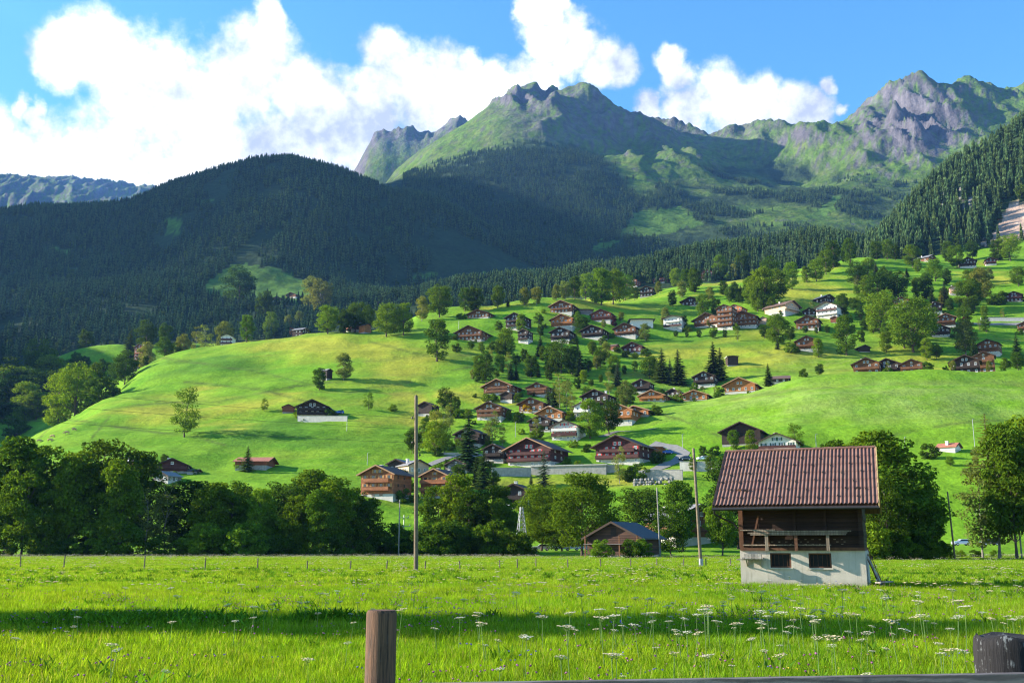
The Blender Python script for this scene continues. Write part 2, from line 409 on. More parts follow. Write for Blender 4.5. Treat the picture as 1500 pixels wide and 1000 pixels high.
for a, b, c, e in DRY: dry = np.maximum(dry, np.exp(-np.abs((pxw-a)/c)**3-np.abs((pyw-b)/e)**3))
dry = np.clip(dry*(1+n1*1.6)*1.0+np.clip(n1-.25, 0, 1)*.6, 0, 1)*(YY > 262)
col = blend(col, (.30,.295,.03), dry*.85)
lush = np.clip(fbm(XX/25+3, YY/14+8, 4)*1.8, 0, 1)
col = blend(col, (.085,.22,.007), lush*.7*(1-dry))
pale = np.exp(-((pxv-1280)/330)**4-((pyv-588)/32)**4)*near*np.clip(.7+n2*1.4, 0, 1)
col = blend(col, (.24,.30,.075), pale*.55)
terr = (np.abs(np.sin((Z-.02*XX)/4.6+n1*1.2)) > .965)*near*(YY > 300)*(n3 > -.2)
col = blend(col, (.10,.10,.03), terr*.28*np.clip(n1*3+.4, 0, 1))
# mown stripes on the slope right of the village
mow = np.clip(np.sin((Z+.1*XX)*2.0)*3, 0, 1)*np.exp(-((pxv-1210)/90)**4-((pyv-525)/25)**4)
col = blend(col, (.25,.30,.06), mow*.5)
SHADED_LUSH = [(310,538,120,9),(700,560,60,14),(770,520,90,20),(420,640,110,12),(1030,500,70,14)]  # darker grass bands: bank shade painted into the colour, with lusher growth
for a, b, c, e in SHADED_LUSH: col = blend(col, (.060,.150,.012), .75*np.exp(-np.abs((pxw-a)/c)**3-np.abs((pyw-b)/e)**3)*near)
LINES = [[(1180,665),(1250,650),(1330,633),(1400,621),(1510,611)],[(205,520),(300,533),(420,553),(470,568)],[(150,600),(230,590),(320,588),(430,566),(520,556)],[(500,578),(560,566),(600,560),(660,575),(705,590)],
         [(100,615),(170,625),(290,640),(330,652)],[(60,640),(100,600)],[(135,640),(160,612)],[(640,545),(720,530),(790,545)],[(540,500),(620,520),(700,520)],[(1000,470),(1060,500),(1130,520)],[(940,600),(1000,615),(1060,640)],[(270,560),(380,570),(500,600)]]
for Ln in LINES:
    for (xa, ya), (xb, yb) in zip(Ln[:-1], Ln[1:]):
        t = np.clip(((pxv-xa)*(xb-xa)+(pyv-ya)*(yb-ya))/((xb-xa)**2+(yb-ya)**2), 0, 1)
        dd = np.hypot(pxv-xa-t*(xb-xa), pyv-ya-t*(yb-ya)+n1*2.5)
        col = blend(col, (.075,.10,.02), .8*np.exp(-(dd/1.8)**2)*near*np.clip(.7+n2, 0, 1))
below = near*(pxv > 1150)*sstep(0, 4, pyv-np.interp(pxv, [1180,1250,1330,1400,1510], [665,650,633,621,611]))*(YY > 260)
col = blend(col, (.15,.29,.014), below*.6)
mtn = YY >= 1060
col = np.where(mtn[..., None], rgb((.030,.050,.018)), col)
# slopes of the mountain above the woods
gx = np.gradient(Z, axis=1)/np.maximum(np.gradient(XX, axis=1), 1e-3); gy = np.gradient(Z, axis=0)/np.gradient(YY, axis=0)
slope = np.sqrt(gx**2+gy**2)
TLX = [-900,0,480,560,600,640,700,760,830,880,905,935,1000,1060,1160,1230,1300,1500,1900]
TLY = [-300,-300,-300,262,262,248,228,216,214,236,262,292,268,240,240,262,280,262,240]
alp = sstep(2250, 2400, YY)*sstep(-6, 14, np.interp(pxv, TLX, TLY)-pyv+n1*20+n2*10)
alp = np.maximum(alp, sstep(4700, 5000, YY))
alp = np.maximum(alp, sstep(2250,2400,YY)*sstep(925,950,pxv)*np.clip(.3+n3*2.2+n1*.8, 0, .85)*(pyv < 348))
col = blend(col, (.085,.150,.020), alp)
col = blend(col, (.13,.15,.035), alp*np.clip(n1*1.6+.2, 0, 1)*.7)
col = blend(col, (.035,.065,.015), alp*np.clip(n2*2.2, 0, 1)*.8)
rock = np.clip(sstep(1.32, 1.85, slope+n2*.45+n1*.3), 0, 1)*alp
rock = np.maximum(rock, alp*np.clip(crag*1.5-.15+n2*1.5+n1*.6+(slope-1)*.6, 0, 1))
scree = np.exp(-((pxv-950)/150)**4-((pyv-188)/36)**4)*alp*np.clip(.35+n2*1.5+n1, 0, 1)
rock = np.maximum(rock, scree*.8)
rock = np.maximum(rock, np.exp(-((pxv-800)/90)**4-((pyv-150)/22)**4)*alp*np.clip(.5+n2*1.5, 0, 1))
rock = np.maximum(rock, sstep(4900, 5200, YY)*(YY < 6300)*np.clip(.8+n2, 0, 1))
pur = np.exp(-((pxv-935)/205)**6-((pyv-168)/46)**4)*alp*np.clip(.85+n2*1.7+n1*1.0, 0, 1)
rock = np.maximum(rock, pur*.85)
rc = rgb((.106,.097,.106))*(1+.5*fbm(XX/40, YY/60+Z/30, 5)[..., None])
col = col*(1-rock[..., None])+rc*rock[..., None]
green2 = sstep(8000, 8300, YY); col = blend(col, (.10,.15,.05), green2)
# clearings on the wooded slopes
CLEAR = [[(300,425),(318,400),(345,388),(400,392),(430,402),(478,432),(462,444),(400,445),(340,440),(305,436)],
         [(66,362),(85,362),(112,374),(108,380),(68,370)], [(238,322),(262,320),(272,340),(245,348)],
         [(600,400),(640,398),(640,408),(604,412)], [(930,312),(1000,302),(1030,330),(960,345),(905,348)],
         [(1180,318),(1225,285),(1235,290),(1215,320)], [(560,335),(575,330),(578,337),(565,342)],[(860,360),(900,352),(905,362),(870,366)],
         [(290,292),(315,290),(312,298),(292,299)],[(700,405),(716,400),(716,408),(702,410)]]
def inpoly(px, py, P):
    r = np.zeros(np.shape(px), bool); n = len(P)
    for i in range(n):
        x1, y1 = P[i]; x2, y2 = P[(i+1) % n]
        c = ((y1 > py) != (y2 > py)) & (px < (x2-x1)*(py-y1)/((y2-y1) or 1e-9)+x1)
        r ^= c
    return r
vis_s = np.maximum.accumulate((Z-CAM_H)/YY, axis=0)
visible = (Z-CAM_H)/YY >= vis_s-1e-6
clear = np.zeros(Z.shape, bool)
for P in CLEAR: clear |= inpoly(pxv+n1*14, pyv+n2*8, P)
clear &= mtn & (YY < 3000)
col = np.where(clear[..., None], rgb((.075,.14,.022))*(1+.5*n2[..., None]), col)
SCAR = [(1440,352),(1462,330),(1480,305),(1520,290),(1560,330),(1540,360),(1470,362)]
scar = inpoly(pxv+n2*22, pyv+n1*14, SCAR) & (YY < 1500) & mtn
col = np.where(scar[..., None], rgb((.36,.25,.19))*(1+.6*n2[..., None]), col)
crags2 = (((pxv-1405)/30)**2+((pyv-300)/34)**2 < 1) & (YY > 1060) & (YY < 1500) & (n2 > .02)
col = np.where(crags2[..., None], rgb((.25,.23,.20)), col)
col = np.clip(col, .004, .6)

def terrain_mat(name, bscale, bstr, bdist, fine):
    m, nt, out = mat(name); q = NT(nt)
    a = q.n('ShaderNodeAttribute', attribute_name='tone'); p = q.pos()
    v1 = q.noise(fine, 8, .65, p); v2 = q.noise(fine*.13, 5, .6, p)
    f = q.math('MULTIPLY', q.mapr(v1, .25, .75, .68, 1.32), q.mapr(v2, .3, .7, .8, 1.2))
    mul = q.n('ShaderNodeVectorMath', operation='SCALE'); q.l(a.outputs['Color'], mul.inputs[0]); q.l(f, mul.inputs['Scale'])
    b = q.noise(bscale, 8, .65, p)
    q.l(q.bsdf(mul.outputs[0], .95, q.bump(b, bstr, bdist), spec=.05), out.inputs[0])
    return m
M_HILL = terrain_mat('pasture', .55, .55, 1.0, .5)
M_WOODS = terrain_mat('forest_floor', .1, .6, 5, .12)
M_ROCK = terrain_mat('alpine', .02, .9, 26, .035)
def land(name, r0, r1, m, label, cat):
    nr, nc = r1-r0, len(UC)
    V = np.stack([XX[r0:r1], YY[r0:r1], Z[r0:r1]], -1).reshape(-1, 3)
    idx = np.arange(nr*nc).reshape(nr, nc)
    Fq = np.stack([idx[:-1,:-1], idx[:-1,1:], idx[1:,1:], idx[1:,:-1]], -1).reshape(-1, 4)
    me = mesh_np(name, V, Fq, [m], smooth=True)
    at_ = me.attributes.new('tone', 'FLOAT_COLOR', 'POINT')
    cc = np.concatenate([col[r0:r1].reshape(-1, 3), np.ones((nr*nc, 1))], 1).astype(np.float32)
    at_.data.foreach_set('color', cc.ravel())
    return tag(link(name, me), label, cat, kind='structure')
kA = int(np.searchsorted(YR, 1060)); kB = int(np.searchsorted(YR, 2350))
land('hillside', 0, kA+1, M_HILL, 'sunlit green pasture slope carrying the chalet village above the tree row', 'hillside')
land('forested_slopes', kA, kB+1, M_WOODS, 'dark wooded lower mountain slopes rising behind the village', 'mountain slope')
land('mountain', kB, len(YR), M_ROCK, 'high rocky peaks with green alpine flanks under the clouds', 'mountain')

# ------------------------------------------------------------------ meadow floor and road
def grassground(name):
    m, nt, out = mat(name); q = NT(nt); p = q.pos()
    v1 = q.noise(6, 8, .7, p); v2 = q.noise(.12, 4, .5, p); v3 = q.noise(.6, 4, .6, p)
    c = q.mix(q.mapr(v2, .35, .65, 0, 1), (.085,.20,.016), (.17,.24,.03))
    c = q.mix(q.mapr(v3, .5, .75, 0, .6), c, (.055,.13,.014))
    f = q.mapr(v1, .25, .75, .5, 1.5)
    mul = q.n('ShaderNodeVectorMath', operation='SCALE'); q.l(c, mul.inputs[0]); q.l(f, mul.inputs['Scale'])
    q.l(q.bsdf(mul.outputs[0], .95, q.bump(v1, .9, .15), spec=.05), out.inputs[0])
    return m
M_MEADOW = grassground('meadow_soil')
gx_ = np.linspace(-420, 420, 150); gy_ = np.linspace(-120, 232, 90)
GX, GY = np.meshgrid(gx_, gy_)
GZ = fbm(GX/14, GY/14, 3)*.05 - sstep(206, 214, GY)*.6 - .05
idx = np.arange(GX.size).reshape(GX.shape)
tag(link('meadow', mesh_np('meadow', np.stack([GX,GY,GZ],-1).reshape(-1,3), np.stack([idx[:-1,:-1],idx[:-1,1:],idx[1:,1:],idx[1:,:-1]],-1).reshape(-1,4), [M_MEADOW], smooth=True)),
    'flat flowering hay meadow filling the whole foreground', 'meadow', kind='structure')
M_ASPH = simple('asphalt', (.20,.19,.17), .85, .2, .8, .1)
mb = MB(); us_ = np.linspace(-.62, .62, 60)
vs = []; fs = []
for u in us_:
    for y in (236.5, 243.5):
        vs.append((u*y, y, max(float(road_z(u)), ground(u*y, y))+.07))
for i in range(len(us_)-1): fs.append((2*i, 2*i+2, 2*i+3, 2*i+1))
mb.add(vs, fs); tag(mb.build('road', M_ASPH), 'grey asphalt valley road running behind the tree row', 'road', kind='structure')
M_LINE = simple('road_paint', (.75,.75,.72), .7, .1)
mb = MB(); vs = []; fs = []
for u in us_:
    for y in (236.8, 236.98, 243.0, 243.18):
        vs.append((u*y, y, max(float(road_z(u)), ground(u*y, y))+.078))
for i in range(len(us_)-1):
    for k in (0, 2): fs.append((4*i+k, 4*i+4+k, 4*i+5+k, 4*i+1+k))
mb.add(vs, fs); tag(mb.build('road_marking', M_LINE), 'white edge lines painted along the valley road', 'road marking', kind='structure')
# ------------------------------------------------------------------ foliage and trees
rs = np.random.RandomState(5)
M_BARK = simple('bark', (.085,.062,.045), .9, .35, 6, .4)
M_BARKG = simple('grey_bark', (.20,.18,.15), .9, .35, 6, .4)
M_LEAF = leafmat('leaf_green', (.072,.148,.014), trans=.46)
M_LEAFB = leafmat('leaf_fresh', (.105,.20,.016), trans=.42)
M_LEAFD = leafmat('leaf_deep', (.046,.100,.012), trans=.46)
M_LEAFP = leafmat('leaf_pale', (.14,.19,.045), trans=.4)
M_SPR = leafmat('spruce_needles', (.040,.078,.020), trans=.15, var=.35)
M_SPRB = leafmat('spruce_needles_blue', (.060,.095,.055), trans=.15, var=.3)
M_LARCH = leafmat('larch_needles', (.13,.16,.03), trans=.3)
M_COPPER = leafmat('copper_leaf', (.055,.022,.022), trans=.25)

def rot_to(nrm, r):
    """per-leaf frames round the given normals"""
    a = np.cross(nrm, r.normal(size=nrm.shape)); a /= np.linalg.norm(a, axis=1, keepdims=True)+1e-9
    return a, np.cross(nrm, a)
def leaves(cent, nrm, size, r, aspect=.62):
    a, b = rot_to(nrm, r)
    s = size[:, None]
    bend = nrm*s*.18
    v = np.stack([cent-a*s, cent-b*s*aspect+bend, cent+a*s, cent+b*s*aspect+bend], 1).reshape(-1, 3)
    f = np.arange(len(v)).reshape(-1, 4)
    return v, f
def env(kind, t):
    if kind == 'broad': return .40*np.sqrt(np.clip(1-((t-.56)/.46)**2, 0, 1))
    if kind == 'oval':  return .27*np.clip(1-np.abs((t-.52)/.50)**2.4, 0, 1)**.6
    if kind == 'tall':  return .21*np.clip(1-np.abs((t-.58)/.44)**2.2, 0, 1)**.6
    if kind == 'birch': return .19*np.clip(1-np.abs((t-.55)/.47)**1.9, 0, 1)**.7
    if kind == 'bush':  return .62*np.sqrt(np.clip(1-((t-.40)/.60)**2, 0, 1))
def crown(kind, seed, nclump, nleaf, leaf, dens=1.0):
    r = np.random.RandomState(seed); H0 = {'broad':.16,'oval':.10,'tall':.22,'birch':.14,'bush':.02}[kind]
    # lobes break the outline
    lob = [(r.uniform(0, 6.28), r.uniform(.2, .95), r.uniform(.75, 1.18)) for _ in range(9)]
    cl = []
    tries = 0
    while len(cl) < nclump and tries < 9000:
        tries += 1
        t = r.uniform(H0, .97); a = r.uniform(0, 6.283)
        R0 = float(env(kind, np.array(t)))
        k = 1.0
        for la, lt, lv in lob:
            k *= 1+(lv-1)*math.exp(-((math.cos(a-la)-1)/.5)**2-((t-lt)/.2)**2)
        rad = R0*k*r.uniform(.25, 1)**.55
        p = np.array([rad*math.cos(a), rad*math.sin(a), t])
        if any(np.sum((p-c[:3])**2) < (.045 if kind != 'bush' else .1)**2 for c in cl): continue
        cl.append(np.array([*p, r.uniform(.6, 1.25)]))
    cl = np.array(cl)
    base = {'broad':.105,'oval':.085,'tall':.075,'birch':.06,'bush':.17}[kind]
    V = []; Fs = []; off = 0
    for c in cl[r.rand(len(cl)) > .06]:
        n = int(nleaf*c[3]**2)
        d = r.normal(size=(n, 3)); d /= np.linalg.norm(d, axis=1, keepdims=True)
        rad = base*c[3]*r.uniform(.25, 1.12, n)**.45
        p = c[:3]+d*rad[:, None]*np.array([1.15, 1.15, .72])
        nr = d*.55+np.array([0,0,.55])+r.normal(size=(n, 3))*.55
        nr /= np.linalg.norm(nr, axis=1, keepdims=True)
        v, f = leaves(p, nr, leaf*r.uniform(.6, 1.3, n), r)
        V.append(v); Fs.append(f+off); off += len(v)
    return np.concatenate(V), np.concatenate(Fs), cl
def trunk_mb(kind, seed, cl, r0=.016):
    r = random.Random(seed); mb = MB()
    if kind == 'bush':
        for i in range(6):
            c = cl[r.randrange(len(cl))]
            mb.tube([(r.uniform(-.06,.06), r.uniform(-.06,.06), -.05), (c[0]*.5, c[1]*.5, c[2]*.5), tuple(c[:3])], [.02,.014,.005], 5)
        return mb
    top = .82; path = []; x = y = 0
    for i in range(9):
        t = i/8*top; path.append((x, y, t-.02*(i == 0))); x += r.uniform(-.012,.012); y += r.uniform(-.012,.012)
    rad = [r0*(1.5 if i == 0 else 1)*(1-.82*i/8) for i in range(9)]
    mb.tube(path, rad, 8)
    for i in range(26 if kind != 'birch' else 16):
        c = cl[r.randrange(len(cl))]; t = max(.12, c[2]-r.uniform(.08, .22)-.35*math.hypot(c[0], c[1]))
        t = min(t, top*.95); k = min(7, int(t/top*8)); a = Vector(path[k]).lerp(Vector(path[k+1]), t/top*8-k)
        e = Vector(c[:3]); m_ = a.lerp(e, .5)+Vector((0,0,-.02))
        mb.tube([a, m_, e], [r0*.42*(1-t*.6), r0*.26*(1-t*.5), r0*.08], 5)
    return mb
PROTO = {}
def proto_tree(key, name, kind, seed, nclump, nleaf, leaf, ml, mk, r0=.016):
    v, f, cl = crown(kind, seed, nclump, nleaf, leaf)
    cm = mesh_np('crown', v, f, [ml]); tm = trunk_mb(kind, seed, cl, r0).mesh('trunk', mk)
    PROTO.setdefault(key, []).append((name, cm, tm))
for i in range(5): proto_tree('row', 'deciduous_tree', 'tall' if i % 2 else 'oval', 20+i, 85, 125, .0165, [M_LEAFD, M_LEAF, M_LEAF, M_LEAFB, M_LEAFD][i], M_BARK, .012)
for i in range(2): proto_tree('big', 'deciduous_tree', 'broad', 30+i, 115, 170, .0155, M_LEAF, M_BARK, .016)
for i in range(4): proto_tree('broad', 'deciduous_tree', 'broad', 40+i, 80, 110, .019, [M_LEAF, M_LEAFB][i % 2], M_BARK, .019)
for i in range(4): proto_tree('oval', 'deciduous_tree', 'oval', 50+i, 80, 100, .018, [M_LEAFB, M_LEAF][i % 2], M_BARK, .018)
for i in range(2): proto_tree('pale', 'deciduous_tree', 'oval', 60+i, 80, 95, .018, M_LEAFP, M_BARKG, .016)
for i in range(2): proto_tree('dark', 'deciduous_tree', 'broad' if i else 'oval', 64+i, 80, 110, .019, M_LEAFD, M_BARK, .018)
for i in range(2): proto_tree('birch', 'birch_tree', 'birch', 70+i, 46, 60, .014, M_LEAFP, M_BARKG, .010)
proto_tree('sparse', 'deciduous_tree', 'oval', 77, 60, 75, .016, M_LEAF, M_BARK, .013)
proto_tree('copper', 'copper_tree', 'oval', 79, 70, 90, .019, M_COPPER, M_BARK, .018)
for i in range(3): proto_tree('bush', 'bush', 'bush', 80+i, 34, 110, .045, [M_LEAF, M_LEAFB, M_LEAFD][i], M_BARK)
proto_tree('yellowbush', 'bush', 'bush', 86, 30, 100, .045, leafmat('leaf_yellow', (.36,.28,.01)), M_BARK)

def spruce(seed, whorls, nb, ml, key, name='spruce_tree', wid=.17, droop=.35, gap=.0, irr=.25):
    r = random.Random(seed); V = []; Fq = []
    for i in range(whorls):
        t = .07+gap+(1-.07-gap)*(i/whorls)**.92
        L0 = wid*(1-t)**.82+.006
        n = max(5, int(nb*(1-.5*t)))
        a0 = r.uniform(0, 6.28)
        for k in range(n):
            a = a0+6.283*k/n+r.uniform(-.25,.25); L = L0*r.uniform(1-irr*1.6, 1+irr*.7)
            ca, sa = math.cos(a), math.sin(a)
            wd = L*.30*r.uniform(.7,1.2); z0 = t+r.uniform(-.012,.012)
            prev = None
            seg = 4
            for j in range(seg+1):
                s = j/seg; rr = L*s; zz = z0-droop*L*s**1.3+.12*L*max(0, s-.7)
                ww = wd*(.25+1.2*s)*(1-s)**.55+.003
                ww *= r.uniform(.65,1.3)
                p = Vector((ca*rr, sa*rr, zz)); sd = Vector((-sa, ca, 0))*ww
                hang = Vector((0,0,-.28*ww-.004))
                cur = (p-sd+hang, p, p+sd+hang)
                if prev:
                    o = len(V); V.extend([*prev, *cur]); Fq.extend([(o, o+1, o+4, o+3), (o+1, o+2, o+5, o+4)])
                prev = cur
    cm = mesh_np('crown', np.array([tuple(v) for v in V]), np.array(Fq), [ml])
    tm = MB().tube([(0,0,-.03),(0,0,.3),(0,0,.97)], [.014,.010,.002], 7).mesh('trunk', M_BARK)
    PROTO.setdefault(key, []).append((name, cm, tm))
for i in range(3): spruce(90+i, 26, 13, [M_SPR, M_SPRB, M_SPR][i], 'spruce', wid=.20)
spruce(95, 30, 14, M_SPR, 'bigspruce', wid=.19); spruce(96, 24, 9, M_SPRB, 'bluespruce', wid=.22, irr=.35)
spruce(97, 22, 8, M_LARCH, 'larch', 'larch_tree', wid=.24, irr=.4, droop=.1)

tree_count = 0
def tree(px, pb, pt, key, label, group=None, y0=0, dist=None, wide=1.0, sink=.02):
    """a tree whose foot and top were measured in the photograph"""
    global tree_count
    if dist is None: p = hit(px, pb, y0)
    else:
        u, _ = us(px, pb); p = Vector((float(u)*dist, dist, 0)); p.z = ground(p.x, p.y)
    s = float(us(px, pt)[1]); H = (CAM_H+s*p.y)-p.z
    H = max(H, 1.2)
    pr = PROTO[key]; name, cm, tm = pr[tree_count % len(pr)]; tree_count += 1
    k = random.uniform(.92, 1.1)*wide
    if 'spruce' in key or key == 'larch': k *= 1.55
    t = thing(name, label, {'spruce_tree':'spruce tree','birch_tree':'birch tree','larch_tree':'larch tree','bush':'bush','copper_tree':'tree'}.get(name, 'tree'), p, random.uniform(0, 6.28), group, (H*k, H*k, H))
    link('crown', cm, t); link('trunk', tm, t)
    return t

# ------------------------------------------------------------------ geometry-node scatter for what nobody could count
def scatter(name, pts, scale, rz, idx, protos, label, cat):
    me = bpy.data.meshes.new(name)
    pts = np.asarray(pts, np.float32)
    me.vertices.add(len(pts)); me.vertices.foreach_set('co', pts.ravel())
    for nm, ty, dat in (('sc', 'FLOAT', scale), ('rz', 'FLOAT', rz), ('idx', 'INT', idx)):
        a = me.attributes.new(nm, ty, 'POINT'); a.data.foreach_set('value', np.asarray(dat, np.float32 if ty == 'FLOAT' else np.int32))
    o = link(name, me)
    ng = bpy.data.node_groups.new(name, 'GeometryNodeTree')
    ng.interface.new_socket('Geometry', in_out='INPUT', socket_type='NodeSocketGeometry')
    ng.interface.new_socket('Geometry', in_out='OUTPUT', socket_type='NodeSocketGeometry')
    q = NT(ng); gi = q.n('NodeGroupInput'); go = q.n('NodeGroupOutput'); jn = q.n('GeometryNodeJoinGeometry')
    def attr(nm, ty):
        x = q.n('GeometryNodeInputNamedAttribute', data_type=ty); x.inputs[0].default_value = nm; return x.outputs[0]
    for k, me_k in enumerate(protos):
        po = bpy.data.objects.new(name+'_source', me_k)
        oi = q.n('GeometryNodeObjectInfo'); oi.inputs['Object'].default_value = po
        cmp_ = q.n('FunctionNodeCompare', data_type='INT', operation='EQUAL')
        q.l(attr('idx', 'INT'), cmp_.inputs[2]); cmp_.inputs[3].default_value = k
        ip = q.n('GeometryNodeInstanceOnPoints'); q.l(gi.outputs[0], ip.inputs['Points']); q.l(cmp_.outputs[0], ip.inputs['Selection'])
        q.l(oi.outputs['Geometry'], ip.inputs['Instance'])
        cx = q.n('ShaderNodeCombineXYZ'); q.l(attr('rz', 'FLOAT'), cx.inputs[2])
        er = q.n('FunctionNodeEulerToRotation'); q.l(cx.outputs[0], er.inputs[0]); q.l(er.outputs[0], ip.inputs['Rotation'])
        q.l(attr('sc', 'FLOAT'), ip.inputs['Scale']); q.l(ip.outputs[0], jn.inputs[0])
    q.l(jn.outputs[0], go.inputs[0])
    md = o.modifiers.new('scatter', 'NODES'); md.node_group = ng
    return tag(o, label, cat, kind='stuff')

def far_conifer(seed, ml):
    r = random.Random(seed); V = []; Fs = []
    T = 9
    for i in range(T):
        t0 = .06+.94*i/T; rad = .15*(1-t0)**.8+.012; top = min(1.0, t0+.20); n = 9
        o = len(V); V.append((0, 0, top))
        ring = []
        for k in range(n*2):
            a = 6.283*k/(n*2)+i*.7; q_ = rad*(r.uniform(.85,1.25) if k % 2 else r.uniform(.45,.7))
            V.append((math.cos(a)*q_, math.sin(a)*q_, t0-(.03 if k % 2 else -.012)))
        for k in range(n*2): Fs.append((o, o+1+k, o+1+(k+1) % (n*2)))
    return mesh_np('conifer', np.array(V), np.array(Fs), [ml])
M_FARSPR = leafmat('wood_needles', (.048,.088,.034), trans=.08, var=.5)
M_FARLEAF = leafmat('wood_leaves', (.060,.115,.022), trans=.25, var=.3)
FARC = [far_conifer(i, M_FARSPR) for i in range(4)]
v, f, _ = crown('broad', 300, 40, 46, .042); FARL = mesh_np('broadleaf', v, f, [M_FARLEAF])

def wood_points(u0, u1, ya, yb, per_m2, accept, seed):
    r = np.random.RandomState(seed)
    n = int(.5*(u1-u0)*(yb**2-ya**2)*per_m2)
    y = np.sqrt(r.uniform(ya**2, yb**2, n)); u = r.uniform(u0, u1, n)
    i = np.clip(np.searchsorted(UC, u)-1, 0, len(UC)-2); j = np.clip(np.searchsorted(YR, y)-1, 0, len(YR)-2)
    a = (u-UC[i])/(UC[i+1]-UC[i]); b = (y-YR[j])/(YR[j+1]-YR[j])
    bi = lambda A: (A[j,i]*(1-a)+A[j,i+1]*a)*(1-b)+(A[j+1,i]*(1-a)+A[j+1,i+1]*a)*b
    z = bi(Z); s = (z-CAM_H)/y
    vs_ = vis_s[np.maximum(j-1, 0), i]
    ok = (s+30/y > vs_) & ~clear[j, i] & ~scar[j, i] & ~crags2[j, i]
    px, py = pix(u, s)
    gap = fbm(u*y/75+seed, y/110, 4)
    ok &= (gap < .30) & (r.rand(n) < 1.05-gap*1.2)
    ok &= accept(px, py, y, u, r, u*y) & (alp[j, i] < .5+.4*r.rand(n)**2-.2)
    return np.stack([u*y, y, z-.4], 1)[ok], r
def grow_forest(name_, label, *a, h=(10, 26), leafy=.06, **k):
    P, r = wood_points(*a, **k)
    n = len(P); idx = r.randint(0, 4, n)
    idx[r.rand(n) < leafy] = 4
    sc_ = (h[0]+(h[1]-h[0])*r.beta(2.2, 1.6, n))*(1+.35*np.clip(fbm(P[:,0]/120, P[:,1]/160, 3), -.6, .6)); sc_[idx == 4] *= .62
    scatter(name_, P, sc_, r.uniform(0, 6.28, n), idx, FARC+[FARL], label, 'forest')
    return n
grow_forest('forest', 'dark shaded conifer forest covering the rounded left mountain', -.60, .06, 1000, 2150, .032, lambda px, py, y, u, r, x: (y > 1090+60*r.rand(len(y))) & (px < 600+r.rand(len(px))*40) , 1, h=(7, 18), leafy=.05)
grow_forest('forest', 'sunlit conifer ridge rising just behind the upper chalets', -.11, .37, 1030, 1560, .030, lambda px, py, y, u, r, x: (px > 615) & (px < 1300) & (y > 1090+40*r.rand(len(y))), 2, h=(9, 21), leafy=.07)
grow_forest('forest', 'steep conifer forest on the dark wooded flank at the right edge', .33, .66, 1000, 1600, .022, lambda px, py, y, u, r, x: (px > 1270) & (y > 1050+40*r.rand(len(y))), 3, h=(19, 33), leafy=.05)
grow_forest('forest', 'conifer forest on the middle slopes below the central peak', -.16, .56, 1700, 3300, .017, lambda px, py, y, u, r, x: (px > 590) & (y > 1900) & ((px < 935) | (fbm(x/260, y/260, 4) > -.02)), 4, h=(8, 18), leafy=.05)
# ------------------------------------------------------------------ chalets
M_W = {'brown': wood('wood_brown', (.165,.070,.030)), 'dark': wood('wood_dark', (.042,.026,.019)), 'orange': wood('wood_orange', (.36,.135,.040)),
       'red': wood('wood_redbrown', (.23,.075,.036)), 'maroon': wood('wood_maroon', (.080,.028,.023)), 'white': simple('render_white', (.64,.61,.55), .9, .1, 1.5, .1),
       'pink': simple('render_peach', (.58,.38,.26), .9, .12, 1.5, .1), 'rust': wood('wood_rust', (.30,.108,.042)), 'grey': wood('wood_grey', (.17,.15,.135))}
M_PLINTH = simple('plinth_white', (.47,.44,.385), .9, .14, 1.2, .1)
M_STONE = simple('plinth_stone', (.34,.32,.29), .9, .3, 2.5, .4)
M_RF = {'dark': simple('roof_dark', (.055,.047,.045), .85, .35, 2.5, .3), 'brown': simple('roof_brown', (.125,.075,.058), .85, .35, 2.5, .3), 'grey': simple('roof_slate', (.19,.185,.19), .7, .3, 2.5, .3),
        'red': simple('roof_red', (.33,.125,.075), .85, .3, 2.5, .3), 'pale': simple('roof_pale', (.60,.60,.60), .6, .12, 2, .1)}
M_TRIM = {'dark': simple('trim_dark', (.05,.03,.02), .8, .3), 'light': simple('trim_tan', (.34,.19,.10), .8, .25)}
M_WFRAME = simple('window_white', (.78,.76,.72), .6, .06)
M_WFRAMEB = simple('window_brown', (.20,.09,.04), .6, .2)
M_GLASS = simple('window_glass', (.018,.022,.026), .12, .2, 2, 0, spec=.7)
M_SHUT = {'red': simple('shutter_red', (.50,.030,.030), .6, .12), 'brown': simple('shutter_brown', (.17,.075,.03), .7, .2), 'green': simple('shutter_green', (.04,.09,.06), .7, .2), 'tan': simple('shutter_tan', (.46,.24,.08), .7, .2)}
M_CHIM = simple('chimney_plaster', (.62,.58,.52), .9, .15)
M_FLOWER = simple('geranium', (.55,.05,.05), .8, .4, 20)
WIN = {}
def window_meshes(w, h, shut, frame):
    k = (round(w, 2), round(h, 2), shut, frame)
    if k not in WIN:
        b = MB(); t = .09
        b.box(-w/2, w/2, -.07, .05, h-t, h).box(-w/2, w/2, -.07, .05, 0, t).box(-w/2, -w/2+t, -.068, .05, t, h-t).box(w/2-t, w/2, -.068, .05, t, h-t).box(-.03, .03, -.065, .04, t, h-t).box(-w/2-.06, w/2+.06, -.14, .04, -.07, -.002)
        g = MB().box(-w/2+t, w/2-t, -.03, .0, t, h-t)
        s = MB()
        if shut: s.box(-w*.46/2, w*.46/2, -.05, .0, 0, h)
        WIN[k] = (b.mesh('window', M_WFRAME if frame == 'white' else M_WFRAMEB), g.mesh('pane', M_GLASS), s.mesh('shutter', M_SHUT[shut]) if shut else None)
    return WIN[k]
def add_window(par, x, y, z, w, h, shut, frame, rz=0, fine=True):
    wm, gm, sm = window_meshes(w, h, shut, frame)
    o = link('window', wm, par, (x, y, z)); o.rotation_euler = (0, 0, rz)
    link('pane', gm, o)
    if sm and fine:
        for sx in (-1, 1): link('shutter', sm, o, (sx*(w/2+w*.25), -.01, 0))
    return o

